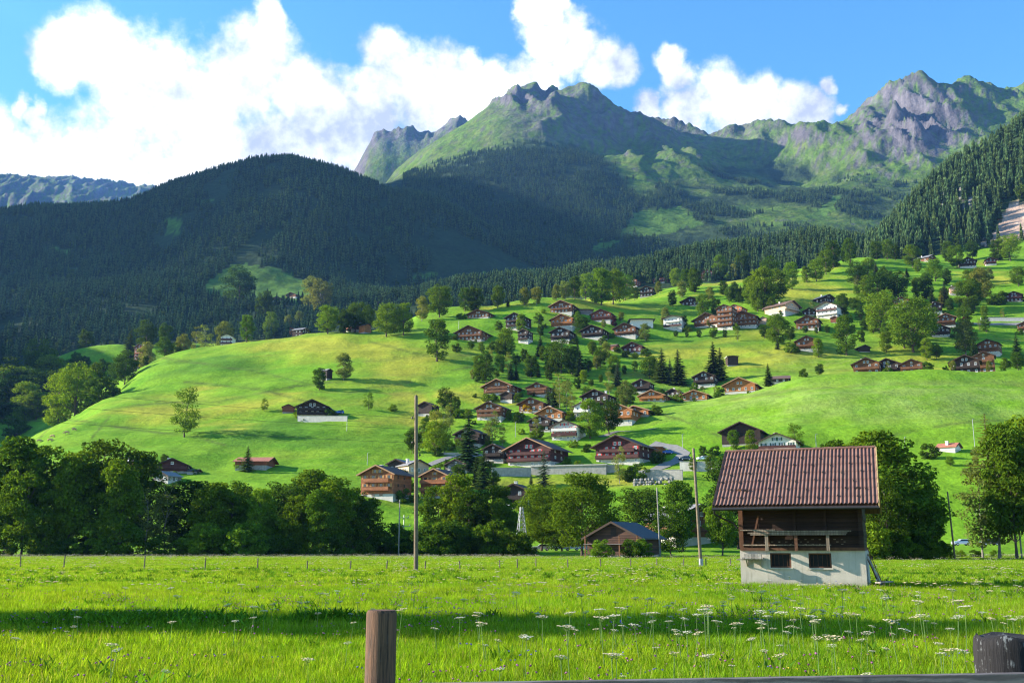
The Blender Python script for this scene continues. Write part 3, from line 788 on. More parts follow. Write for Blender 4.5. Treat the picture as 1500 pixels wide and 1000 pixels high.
house_count = 0
FEET = []; RECTS = []; DIM = {}
def chalet(x0, x1, apex, base, style, label, rot=0, roof='dark', dist=None, y0=0, hb=.22, shut=None, frame='white', balc=True, chim=1, trim='dark', floors=None, depth=1.0, side=False, win=True, pitch=.44, name='chalet', cat='chalet', basemat=None, y_off=0, fw=None):
    """a gabled timber house; its place and size come from the roof's span, the ridge and the foot seen in the photograph"""
    global house_count; house_count += 1
    cx = (x0+x1)/2; RECTS.append((x0, x1, apex, base))
    if dist is None: p = hit(cx, base, y0)
    else:
        u, _ = us(cx, base); p = Vector((float(u)*dist, dist, 0)); p.z = ground(p.x, p.y)
    y = p.y
    span = float(us(x1, base)[0]-us(x0, base)[0])*y
    H = (CAM_H+float(us(cx, apex)[1])*y)-p.z
    H = max(H, span*.32)
    r = R(rot)
    k = math.cos(r)+(.25 if abs(rot) < 45 else .85*depth)*abs(math.sin(r))
    span = span/k
    osd = .085*span; W = span-2*osd; of = .10*span
    D = W*depth
    rise = min(pitch*span/2, .52*H)
    wh = H-rise-.18; slope = rise/(span/2)
    wh_e = wh+slope*osd              # wall height at the eaves corner
    hbz = max(.5, wh*hb)
    t = thing(name, label, cat, p, r)
    DIM[t.name] = (W, wh_e, rise, .10)
    FEET.append((p.x, p.y, span))
    rr = random.Random(house_count)
    WM = M_W[style]; up = style
    bm = basemat or (M_PLINTH if hb > .12 else M_STONE)
    MB().box(-W/2, W/2, 0, D, -3.5, hbz).build('stone_base', bm, t)
    e = .10
    MB().prism([(-W/2-e, hbz), (W/2+e, hbz), (W/2+e, wh_e), (0, wh_e+slope*(W/2+e)-.02), (-W/2-e, wh_e)], -e, D+e).build('wall', WM, t)
    th = .24
    zr = wh+rise+.02
    rb = MB()
    for s in (-1, 1):
        pts = [(0, zr), (s*span/2, wh+.02), (s*span/2, wh+.02+th), (0, zr+th)]
        if s > 0: pts = pts[::-1]
        rb.prism(pts, -of, D+of*.6, 0)
    # barge boards on the gable edge
    for s in (-1, 1):
        pts = [(0, zr-.10), (s*(span/2+.02), wh-.10), (s*(span/2+.02), wh+.06+th), (0, zr+th+.05)]
        if s > 0: pts = pts[::-1]
        rb.prism(pts, -of-.07, -of-.004, 1)
    ro = rb.build('roof', [M_RF[roof], M_TRIM[trim]], t)
    for c in range(chim):
        cxp = rr.uniform(.1, .28)*W*(1 if c % 2 else -1); cyp = D*rr.uniform(.3, .7); zc = zr-abs(cxp)*slope
        MB().box(cxp-.4, cxp+.4, cyp-.4, cyp+.4, zc-.5, zc+1.3).box(cxp-.5, cxp+.5, cyp-.5, cyp+.5, zc+1.302, zc+1.45).build('chimney', M_CHIM, ro)
    if not win: return t
    n = floors or max(1, int(round((wh_e-.3)/2.75)))
    fh = (wh_e)/n
    ww = 1.0 if W > 9 else .85
    for i in range(n):
        zf = i*fh
        low = zf+.5 < hbz
        off = (e if zf+fh*.35 > hbz else 0)
        nw = max(2, int(W/2.5))
        for kx in range(nw):
            if rr.random() < .08: continue
            x = (-W/2)+(kx+.5)*W/nw+rr.uniform(-.12,.12)
            add_window(t, x, -off-.005, zf+fh*.38, ww, min(1.25, fh*.45), shut if not low else None, frame)
        if balc and i >= 1:
            b = MB(); bw = W*(1.0 if rr.random() < .7 else .8)
            z0 = zf+.02
            b.box(-bw/2, bw/2, -1.15, -e-.01, z0-.16, z0)
            b.box(-bw/2, bw/2, -1.15, -1.09, z0+.10, z0+.95)
            b.box(-bw/2-.05, bw/2+.05, -1.19, -1.05, z0+.96, z0+1.04)
            for s in (-1, 1): b.box(s*bw/2-(.06 if s > 0 else 0), s*bw/2+(.06 if s < 0 else 0), -1.085, -e-.02, z0+.10, z0+.95)
            b.build('balcony', M_W[{'orange':'red','brown':'brown','red':'maroon','white':'maroon','pink':'brown'}.get(style, style)] if rr.random() < .6 else WM, t)
    if rise > 2.0:
        for x in ((-.75, .75) if rise > 2.6 else (0,)):
            add_window(t, x*1.1, -e-.005, wh_e+.25, ww*.9, min(1.1, rise*.36), shut, frame)
    for s in (-1, 1):               # side windows
        for i in range(n):
            for yy in (.25, .6):
                add_window(t, s*(W/2+(e if i*fh+fh*.35 > hbz else 0)+.005), D*yy, i*fh+fh*.38, ww, min(1.2, fh*.43), None, frame, R(90)*s)
    return t
CH = chalet
G_ = 'chalets of the hillside village'
def V(*a, **k):
    t = CH(*a, **k); t['group'] = G_; return t
# the hill at the left
V(431,483,585,613,'dark','wide dark chalet above a pale retaining wall on the left hill',0,'grey',hb=.35,floors=3)
V(412,432,592,605,'red','small red shed beside the chalet on the left hill',10,'red',win=False,chim=0,name='shed',cat='shed',hb=.08)
V(474,491,540,556,'dark','small grey-roofed shed between two trees on the left hill',60,'grey',win=False,chim=0,name='shed',cat='shed',hb=.08)
V(414,438,479,493,'orange','low orange chalet between trees on the crest of the left hill',-27,'dark',hb=.1,chim=0)
V(436,458,480,490,'dark','low chalet with shiny grey roof on the left hill crest',70,'grey',hb=.1,dist=720,chim=0)
V(512,545,468,486,'red','long reddish chalet behind two trees at the right end of the hill crest',35,'grey',hb=.3,chim=0)
V(529,548,474,488,'orange','small tan-fronted shed in front of the long reddish chalet',50,'dark',win=False,chim=0,name='shed',cat='shed',hb=.05)
V(193,213,504,521,'red','small brown house beside a pale spruce on the shaded knoll',-25,'brown',dist=780)
V(322,342,489,499,'white','small white house left of the two bright trees on the crest',0,'grey',dist=760,hb=.5)
V(0,8,537,548,'white','tiny white-gabled house among dark trees at the left edge',0,'dark',dist=900)
V(225,278,671,692,'maroon','dark chalet with broad black roof behind the row of trees, left',12,'dark',hb=.1,floors=2)
V(184,212,673,693,'red','reddish chalet half hidden left of the dark broad-roofed one',55,'grey',hb=.1)
V(219,252,690,706,'grey','grey low house just below the dark broad-roofed chalet',-24,'grey',hb=.3,chim=0)
V(372,420,673,685,'red','long house of which the flat red roof shows above the trees',88,'red',win=False,chim=0,hb=.1,pitch=.5)
V(282,300,687,693,'dark','flat dark shed above the trees at the foot of the left hill',80,'dark',win=False,chim=0,name='shed',cat='shed',hb=.05)
# below the village, left of centre
V(519,585,681,730,'rust','three-storey red-brown chalet at the treetops, left of its twin',-23,'brown',floors=3,hb=.2,frame='brown',shut='tan',trim='light')
V(609,664,686,730,'rust','three-storey red-brown chalet behind the tallest pole',-23,'brown',floors=3,hb=.12,frame='brown',shut='tan',trim='light')
V(563,598,672,694,'dark','black chalet with white windows above the red-brown twins',-22,'grey',hb=.1,chim=0)
V(594,632,673,697,'pink','sunlit peach-coloured house joined to the black chalet',35,'grey',hb=.1,chim=1)
V(647,689,672,692,'grey','grey-fronted chalet half hidden beside dark spruces',-24,'dark',hb=.3)
V(730,776,708,745,'dark','black chalet with white windows behind the trees above the pylon',-20,'dark',hb=.1,chim=1,basemat=M_STONE)
V(609,636,588,610,'dark','small black barn with white base alone on the slope',-24,'dark',win=False,chim=0,hb=.28,name='barn',cat='barn')
V(661,708,626,655,'dark','dark chalet on the slope behind a tall spruce',-23,'dark',hb=.25)
V(703,742,650,678,'dark','black shed-like chalet left of the chalet with red shutters',-21,'dark',hb=.3)
V(733,817,641,684,'maroon','largest maroon chalet with red shutters, left of the long grey wall',-27,'brown',floors=3,hb=.33,shut='red',trim='light',depth=.9)
V(864,946,637,680,'maroon','large maroon chalet with red shutters at the right end of the long grey wall',-27,'brown',floors=3,hb=.33,shut='red',depth=.9)
V(906,956,629,652,'orange','bright orange chalet directly behind the right red-shuttered chalet',-28,'red',hb=.08,trim='light',dist=425)
V(945,973,654,667,'orange','orange flat garage beside the blue car',-20,'pale',win=False,chim=0,hb=.05,pitch=.06,name='garage',cat='garage')
V(803,851,615,645,'white','white chalet with maroon balconies above the green slope',-22,'brown',floors=3,hb=.3,shut='red')
V(771,811,608,632,'dark','dark chalet left of the white chalet with balconies',-26,'brown',hb=.1)
V(781,829,595,616,'orange','orange chalet with white base above the dark and white pair',-24,'brown',hb=.3,trim='light')
V(693,740,588,616,'brown','brown chalet with white ground floor above the upright yellow-green tree',-22,'brown',hb=.35,floors=3,shut='brown')
V(755,801,582,605,'brown','brown chalet with yellow bush in front',-22,'brown',hb=.3)
V(702,755,555,579,'brown','brown wide-gabled chalet at the left end of its row, below dark bushes',-22,'brown',floors=3,hb=.3,trim='light')
V(768,806,560,580,'brown','brown gabled chalet right of the wide-gabled one',-22,'brown',floors=3,hb=.2)
V(730,753,573,590,'dark','small dark chalet below the wide-gabled one',-27,'dark',hb=.4)
V(848,896,570,602,'dark','dark chalet with white details and white chimney, left of the orange gable',-24,'dark',hb=.3,chim=2)
V(838,866,589,613,'white','small white house behind the tree left of the blue banner',-25,'dark',hb=.5)
V(924,955,555,577,'dark','dark chalet directly above the orange gable',-22,'dark',hb=.3)
V(933,977,571,596,'orange','orange gable chalet with lit front by the meadow crest',-22,'red',floors=2,hb=.1,trim='light',y0=440,dist=478)
V(882,931,591,624,'orange','orange chalet with white ground floor behind two dark trees',-25,'brown',hb=.4,floors=2,trim='light')
V(994,1040,571,590,'orange','wide orange chalet peeping over the meadow crest',-22,'red',hb=.1,trim='light',dist=482)
V(972,999,569,585,'dark','dark roofed chalet between the two orange ones',-30,'grey',hb=.1,dist=500)
V(1057,1111,553,578,'orange','orange chalet with white base behind the crest of the right meadow',-24,'brown',hb=.3,trim='light',dist=490)
V(1013,1050,544,564,'dark','blue-black chalet with white base behind two tall spruces',-22,'dark',hb=.35,dist=520)
V(1138,1172,550,559,'dark','low brown roof peeping over the meadow crest beside the lone spruce',75,'brown',hb=.1,dist=490,chim=0)
V(1065,1083,521,536,'dark','dark box-shaped barn with white roof on the yellow slope',0,'pale',win=False,chim=0,hb=.05,pitch=.1,name='barn',cat='barn')
V(1052,1120,618,652,'dark','black barn on the right meadow',-22,'dark',win=False,chim=0,hb=.12,name='barn',cat='barn')
V(1107,1172,634,668,'white','white house with dark shutters right above the red barn roof',-23,'brown',hb=.1,shut='green',floors=2)
# upper village
V(663,711,477,499,'brown','dark brown chalet, lower front one of two at the left edge of the upper village',-21,'brown',hb=.12,frame='white')
V(680,720,469,491,'brown','brown chalet behind the lower front one at the left of the upper village',-21,'brown',hb=.2,dist=690)
V(737,771,458,484,'dark','tall dark chalet left of a bright tree in the upper village',-25,'dark',hb=.35)
V(757,776,482,503,'dark','small dark chalet under the tall dark chalet',-27,'dark',hb=.4)
V(802,842,440,459,'brown','brown chalet on the brow of the hill, topmost of three in a column',-21,'brown',hb=.15,trim='light')
V(803,843,460,481,'orange','orange chalet with red balcony, middle of three in a column',-22,'dark',hb=.3,trim='light')
V(803,838,479,502,'dark','dark chalet with white stilts, lowest of three in a column',-22,'dark',hb=.3)
V(863,898,453,472,'red','red-brown chalet with white base left of the copper-leaved tree',-21,'brown',hb=.3)
V(848,887,476,497,'dark','very dark chalet with bright base between two paler chalets',-22,'dark',hb=.3)
V(896,935,473,495,'brown','brown chalet with two white chimneys and orange gable window',-24,'brown',hb=.35,chim=2)
V(909,944,501,517,'maroon','dark red chalet standing lowest among bushes in the upper village',-24,'brown',hb=.15)
V(896,913,504,514,'red','small shed joined left of the dark red chalet',60,'brown',win=False,chim=0,hb=.1,name='shed',cat='shed')
V(935,959,419,435,'dark','black gable among trees at the top right of the brow',-22,'dark',hb=.1)
V(955,976,405,415,'red','small red-roofed house above the black gable',-30,'red',hb=.3)
V(915,935,407,421,'red','small reddish house half hidden behind the big bright tree',-27,'brown',hb=.2)
V(969,1002,462,484,'white','white modern house with dark balconies',-25,'dark',hb=.2,floors=3,pitch=.25)
V(847,870,453,461,'grey','low grey flat-roofed garage behind the red-brown chalet',0,'grey',win=False,chim=0,hb=.1,pitch=.05,name='garage',cat='garage')
V(921,960,467,481,'white','long pale low building behind the chalet with two chimneys',0,'grey',win=False,chim=0,hb=.1,pitch=.05,name='garage',cat='garage')
V(1026,1046,395,410,'red','red-brown chalet alone above the bright yellow clearing',-21,'brown',hb=.3)
V(995,1029,435,448,'dark','dark low chalet with white windows left of the brown roofs',-22,'dark',hb=.1)
V(1013,1059,458,480,'brown','brown chalet with pale roof slope and white base',-38,'grey',hb=.3)
V(1048,1075,446,466,'brown','brown chalet tucked behind the one with pale roof',-30,'brown',hb=.15,dist=660)
V(1064,1089,446,462,'orange','chalet with orange-red roof in the brown cluster',-35,'red',hb=.1,dist=680)
V(1067,1112,456,481,'brown','brown gabled chalet with white window row, front of its cluster',-23,'brown',hb=.3,floors=3)
V(1112,1124,464,475,'pink','small peach hut left of a wide dark tree',-24,'brown',win=False,chim=0,hb=.1,name='hut',cat='hut')
V(1141,1180,440,461,'pink','chalet with pale pink front below the dry yellow slope',40,'brown',hb=.3,trim='light')
V(1175,1197,451,462,'dark','low dark house right of the pale pink chalet',-27,'dark',hb=.1)
V(1164,1202,462,483,'brown','dark brown chalet above a dark hedge, under the pale pink one',-24,'dark',hb=.15)
V(1194,1229,442,467,'white','white house with grey dormer roof beside a small red hut',-35,'grey',hb=.4)
V(1216,1229,463,473,'red','small red hut below the white house with grey roof',-24,'red',win=False,chim=0,hb=.1,name='hut',cat='hut')
V(1202,1227,431,444,'dark','dark roof on the dry slope above the white house',30,'grey',hb=.1)
V(1164,1201,492,515,'brown','brown chalet with white base standing alone between round bushes',-22,'brown',hb=.3)
V(1257,1277,505,516,'dark','small dark barn on the slope under a round tree',10,'dark',win=False,chim=0,hb=.1,name='barn',cat='barn')
V(1354,1377,373,384,'brown','house with brown roof among big trees on the top meadow',40,'grey',hb=.2)
V(1405,1432,377,393,'dark','dark chalet with white base at the top meadow edge',-18,'dark',hb=.35)
V(1443,1461,377,389,'maroon','small dark red chalet with white base at the upper forest edge',-18,'dark',hb=.35)
V(1391,1407,418,433,'pink','small pinkish house squeezed between tall trees',-18,'brown',hb=.3)
V(1473,1499,427,442,'maroon','dark brown house on the upper right meadow at the picture edge',-24,'dark',hb=.1)
V(1308,1334,435,451,'brown','brown chalet behind the twin round trees, right slope',-24,'brown',hb=.3)
V(1360,1382,442,460,'dark','dark grey chalet with white base above the orange balcony',-18,'dark',hb=.3)
V(1370,1402,459,479,'brown','chalet with an orange balcony band on the right slope',-18,'dark',hb=.2,trim='light')
V(1364,1394,476,494,'dark','black chalet below the one with orange balcony',-18,'dark',hb=.35)
V(1491,1512,471,486,'brown','brown house cut by the right edge of the picture',-27,'brown',hb=.2)
V(1432,1464,497,520,'brown','brown house with white chimney beside a gravel yard',-35,'brown',hb=.3)
V(1248,1292,524,552,'brown','red-brown chalet on the meadow crest, left of three side by side',-24,'brown',hb=.15,y0=441,dist=468,floors=2)
V(1278,1322,525,552,'dark','black chalet on the meadow crest, middle of three side by side',-24,'dark',hb=.15,dist=474,floors=2)
V(1318,1355,526,552,'brown','red-brown chalet on the meadow crest, right of three side by side',-24,'brown',hb=.15,dist=468,floors=2)
V(1391,1438,520,546,'dark','dark chalet with orange-red roof side on the right meadow crest',-25,'red',hb=.1,dist=470)
V(1425,1459,515,540,'brown','brown gable behind the chalet with orange-red roof',-25,'brown',hb=.1,dist=500)
V(398,412,434,441,'red','tiny shed in the shaded forest clearing, lower of two',0,'dark',win=False,chim=0,hb=.2,name='shed',cat='shed')
V(416,436,428,436,'brown','tiny brown house in the shaded forest clearing, upper of two',-24,'grey',win=False,chim=0,hb=.3)
V(544,554,440,448,'red','tiny red-roofed hut at the edge of the shaded forest',0,'red',win=False,chim=0,hb=.4,name='hut',cat='hut')
# at the valley floor
M_RF['slate'] = simple('roof_dark_slate', (.085,.085,.09), .75, .4, 4, .3)
M_W['hut'] = wood('hut_wood', (.075,.036,.022), .3, .6)
hut = V(852,948,764,818,'hut','weathered timber hut with broad slate roof at the far edge of the meadow',-30,'slate',dist=186,hb=.06,floors=1,chim=0,balc=False,name='timber_hut',cat='hut',win=False,pitch=.5)
V(1385,1425,655,682,'white','low white farm house with red roof edge behind the trees at right',50,'red',hb=.3,dist=330,floors=1)
V(975,1075,738,805,'brown','grey-roofed house behind dark trees left of the barn',25,'grey',dist=262,hb=.3,floors=2,basemat=M_PLINTH)

W_, wh_, ri_, e_ = DIM[hut.name]
MB().box(-.9, .9, -e_-.06, -e_-.01, .25, 2.0).build('door', M_W['dark'], hut)
MB().box(-.55, .5, -e_-.05, -e_-.012, wh_+.2, wh_+ri_*.55).build('loft_hatch', M_W['dark'], hut)
b_ = MB()
for i in range(9):
    z_ = .45+i*.36
    if z_ < wh_: b_.box(-W_/2-.35, W_/2+.35, -e_-.09-.03*(i % 2), -e_-.004, z_, z_+.30)
b_.build('log_front', M_W['hut'], hut)
MB().box(-W_/2-.5, W_/2+.1, -e_-1.3, -e_-.13, wh_*.62, wh_*.62+.12).build('shelf', M_W['grey'], hut)
for x_ in (-W_/2-.35, W_/2+.0, .15*W_): MB().box(x_, x_+.2, -e_-1.2, -e_-1.0, -.5, wh_+.2).build('post', M_W['brown'], hut)
# ------------------------------------------------------------------ trees, one by one
T = tree
GR = 'trees in the row along the far edge of the meadow'
GH = 'trees on the slopes among the chalets'
GC = 'leafy trees massed in the shade left of the hill'
# the row behind the meadow
for px, pb, pt, k, d, w, lab in [
 (-70,812,640,'row',214,1.0,'dark row tree at the very left edge of the picture'),(12,812,636,'row',212,1.05,'dark row tree at the very left edge of the picture'),
 (58,812,648,'row',219,1.1,'dark tall tree, second in the row from the left edge'),(100,812,655,'row',210,1.0,'row tree with thick dark trunk left of the tallest crown'),
 (140,812,640,'row',216,1.25,'tallest broad crown of the row at the left'),(188,812,650,'row',222,1.0,'dark row tree just left of the gap with the broad-roofed chalet'),
 (172,813,668,'row',208,.9,'dark row tree just left of the gap with the broad-roofed chalet'),(30,813,668,'row',207,1.0,'dark row tree at the very left edge of the picture'),
 (212,812,712,'birch',211,1.1,'thin light row tree with two slim trunks before the chalet gap'),(240,812,706,'birch',214,1.2,'thin light row tree under the dark broad-roofed chalet'),
 (272,812,688,'row',222,1.2,'greyish rounded row tree right of the chalet gap'),(305,812,694,'row',212,1.15,'row tree left of the thin pole'),
 (335,812,692,'row',217,1.1,'row tree directly behind the thin pole'),(380,812,702,'row',212,1.0,'lower row tree just right of the thin pole'),
 (352,812,700,'row',224,1.1,'row tree directly behind the thin pole'),
 (415,812,690,'row',220,1.15,'row tree below the long red roof'),(452,812,676,'row',224,1.2,'highest crown in the middle of the row, right of the red roof'),
 (432,813,712,'row',210,1.0,'row tree below the long red roof'),(487,812,688,'row',212,1.15,'row tree with pale top left of the red-brown twin chalets'),
 (512,812,702,'row',216,1.1,'last dark tree of the left row, in front of the red-brown chalet'),(536,811,726,'row',213,.9,'low leafy row tree at the end of the left row'),
 (470,812,704,'row',208,.95,'row tree with pale top left of the red-brown twin chalets'),
 (643,811,712,'row',226,1.15,'bushy tree just right of the tallest pole'),(672,811,694,'row',222,1.05,'green tree in front of the dark spruces by the pole'),
 (690,811,722,'row',218,1.1,'lower green tree in front of the dark spruces by the pole'),(722,811,708,'row',224,1.0,'tall narrow leafy tree left of the black chalet'),
 (738,811,730,'row',219,1.15,'leafy tree below the black chalet, left of the lattice pylon'),
 (793,808,712,'big',238,1.05,'pale broad tree right of the lattice pylon'),(853,812,694,'big',205,1.12,'great round tree standing left of the slate-roofed hut'),
 (823,810,726,'row',231,1.2,'middle tree between the pale broad one and the great round one'),
 (938,806,712,'row',246,1.2,'slim tree on the bright slope above the slate-roofed hut'),(1000,812,704,'row',226,.95,'dark slim tree between the two grey poles'),
 (983,812,742,'row',216,1.1,'low dark tree right of the slate-roofed hut'),(1058,813,728,'row',198,1.0,'dark tree hugging the left wall of the red-roofed barn'),
 (1082,812,668,'row',252,1.1,'tree with loose top showing behind the left end of the barn roof'),
 (1252,816,640,'row',168,1.05,'dark tree rising behind the right end of the barn roof'),(1290,818,634,'row',160,1.15,'dark tree rising behind the right end of the barn roof'),
 (1322,818,660,'row',158,1.2,'dense dark tree right of the barn'),(1352,818,690,'row',157,1.05,'dense dark tree right of the barn, at the gap with the road'),
 (1300,818,700,'row',152,1.0,'dense dark tree right of the barn'),
 (1464,818,640,'birch',168,1.5,'loose tall tree with bare slim trunks near the right edge'),(1490,818,622,'row',164,1.1,'dark tree cut by the right edge of the picture'),
 (1440,818,690,'birch',172,1.5,'loose tall tree with bare slim trunks near the right edge'),(1530,818,610,'row',164,1.2,'dark tree cut by the right edge of the picture')]:
    if 255 < px < 525: pt += 13
    elif px < 200: pt += 6
    T(px, pb, pt, k, lab, GR, dist=d, wide=w*(.78 if px > 1420 else 1.0))
r_ = random.Random(3)
for i in range(64):                          # the brushwood under the row
    px = r_.choice([r_.uniform(0, 545), r_.uniform(0, 545), r_.uniform(625, 760), r_.uniform(1240, 1380)])
    d = r_.uniform(203, 212) if px < 900 else r_.uniform(150, 156)
    T(px, 812 if px < 900 else 818, r_.uniform(762, 800), 'bush', 'dark bush under the trees at the far edge of the meadow' if px < 900 else 'dark bush at the foot of the trees right of the barn', 'bushes under the tree row', dist=d, wide=1.0)
for px, pt in ((575,768),(592,776),(607,780),(560,778)): T(px, 811, pt, 'bush', 'bush in the shady gap left of the tallest pole', 'bushes in the gap', dist=222, wide=1.2)
for px in (880, 926, 942): T(px, 814, 790, 'bush', {880:'light bush at the left corner of the slate-roofed hut',926:'light bush before the front of the slate-roofed hut',942:'light bush at the right corner of the slate-roofed hut'}[px], dist=178)
for px in (1405,1430,1385,1460): T(px, 817, 805, 'bush', 'low bush along the roadside right of the barn', 'low roadside bushes', dist=188, wide=1.4)
# the hill at the left, its crest
for a in [(361,501,461,'oval','bright round tree on the left crest beside a white house'),(396,494,457,'oval','second bright round tree on the left crest, by the orange chalet'),
 (438,480,455,'pale','pale tree behind the low chalets of the left crest'),(422,482,461,'pale','pale lower tree behind the low chalets of the left crest'),
 (480,489,449,'broad','spreading tree with bare trunk on the highest point of the left crest'),(504,488,453,'dark','dark spreading tree right of the highest point of the left crest'),
 (520,487,442,'dark','shaded tree behind the long reddish chalet, left one'),(538,485,447,'dark','shaded tree behind the long reddish chalet, right one'),
 (566,493,446,'broad','broad tree with trunk in front of the long reddish chalet'),(591,491,443,'oval','tall tree right of the long reddish chalet'),
 (618,470,434,'pale','pale tree left of the biggest round tree on the brow'),(644,465,420,'broad','biggest round tree on the brow of the hill, left of the two-topped tree'),
 (681,456,421,'oval','left half of the two-topped tree on the brow'),(696,456,419,'dark','right dark half of the two-topped tree on the brow'),
 (729,451,418,'oval','egg-shaped tree alone on the brow'),(744,449,435,'spruce','small pale spruce beside the egg-shaped tree'),
 (640,529,467,'oval','large tree standing alone mid-slope above the brown meadow patch'),(741,523,480,'oval','round tree with a bush at its foot under the upper village'),
 (503,557,517,'pale','pale tree right of the small grey-roofed shed'),(468,571,537,'dark','dark tree left of the small grey-roofed shed'),
 (270,640,568,'sparse','lone thin tree casting a long shadow on the left hill'),(387,602,583,'sparse','tiny bare tree left of the chalet on the left hill'),
 (540,600,574,'sparse','thin grey tree right of the chalet on the left hill'),(440,612,598,'bush','bush at the corner of the chalet on the left hill'),
 (362,690,651,'spruce','small dark spruce left of the long red roof'),(240,685,664,'dark','dark tree between the two chalets behind the row, left'),
 (576,602,592,'bush','small bush on the dark grass right of the left hill chalet'),(500,606,600,'bush','tiny bush beside the blue car on the left hill'),
 (640,664,590,'birch','thin birch left of two, on the bright slope right of the tall pole'),(651,664,596,'birch','thin birch right of two, on the bright slope right of the tall pole'),
 (660,612,583,'spruce','narrow dark cypress right of the small black barn'),(672,612,598,'bush','dark hedge bush left of the brown chalet with white ground floor'),(685,612,599,'bush','dark hedge bush left of the brown chalet with white ground floor')]:
    T(*a, GH, y0=300 if a[1] > 600 else 0)
T(20, 640, 610, 'bush', 'bush on the steep left end of the sunny hill', GH)
# massed trees in the shade left of the hill
for px, pb, pt, k, d, lab in [(110,606,535,'broad',560,'large bright-edged tree at the left rim of the sunny hill'),(86,614,548,'oval',570,'tree second from the left rim of the sunny hill, taller and darker'),
 (150,604,552,'bush',548,'spreading low tree at the left rim of the sunny hill'),(130,596,528,'dark',590,'dark wide tree behind the rim of the sunny hill'),(182,568,514,'dark',620,'very dark round tree in the notch of the hill rim'),
 (212,556,520,'dark',650,'dark tree right of the very dark round one on the rim'),(240,537,494,'dark',690,'dark round tree on the rim below the knoll'),(268,527,489,'pale',720,'light round tree on the rim right of the knoll'),
 (254,530,502,'dark',715,'small dark tree on the rim between two round ones'),(190,522,480,'spruce',800,'pale tall spruce beside the small house on the knoll'),(213,520,469,'dark',830,'tall dark tree behind the small house on the knoll'),
 (240,517,473,'dark',850,'dark round tree right of the small house on the knoll'),(214,524,501,'pale',770,'small pale round tree in front of the house on the knoll'),(125,513,482,'dark',880,'lone dark tree at the left end of the knoll'),
 (57,545,498,'dark',800,'dark tree above the massed crowns at far left'),(300,505,474,'birch',770,'grey birch right of the knoll'),(288,508,478,'birch',790,'grey birch right of the knoll'),(327,498,469,'pale',800,'pale tree behind the small white house on the crest'),
 (312,513,504,'spruce',690,'tiny spruce below the small white house'),(303,515,507,'bush',690,'small bush below the small white house'),(170,560,528,'dark',680,'dark tree in the shaded notch behind the hill rim'),(150,560,525,'dark',700,'dark tree in the shaded notch behind the hill rim')]:
    T(px, pb, pt, k, lab, GC, dist=d)
r_ = random.Random(9)
for i in range(30):
    px = r_.uniform(-25, 128); pt = 515+max(0, 70-px)*.25+r_.uniform(-6, 60)+max(0, px-80)*.2
    d = 640+(620-pt)*1.6+r_.uniform(-25, 25)
    T(px, pt+62, pt, ['dark','dark','broad','oval'][i % 4], 'dark leafy tree in the shaded mass at the left edge, below the knoll', GC, dist=d, wide=1.25)
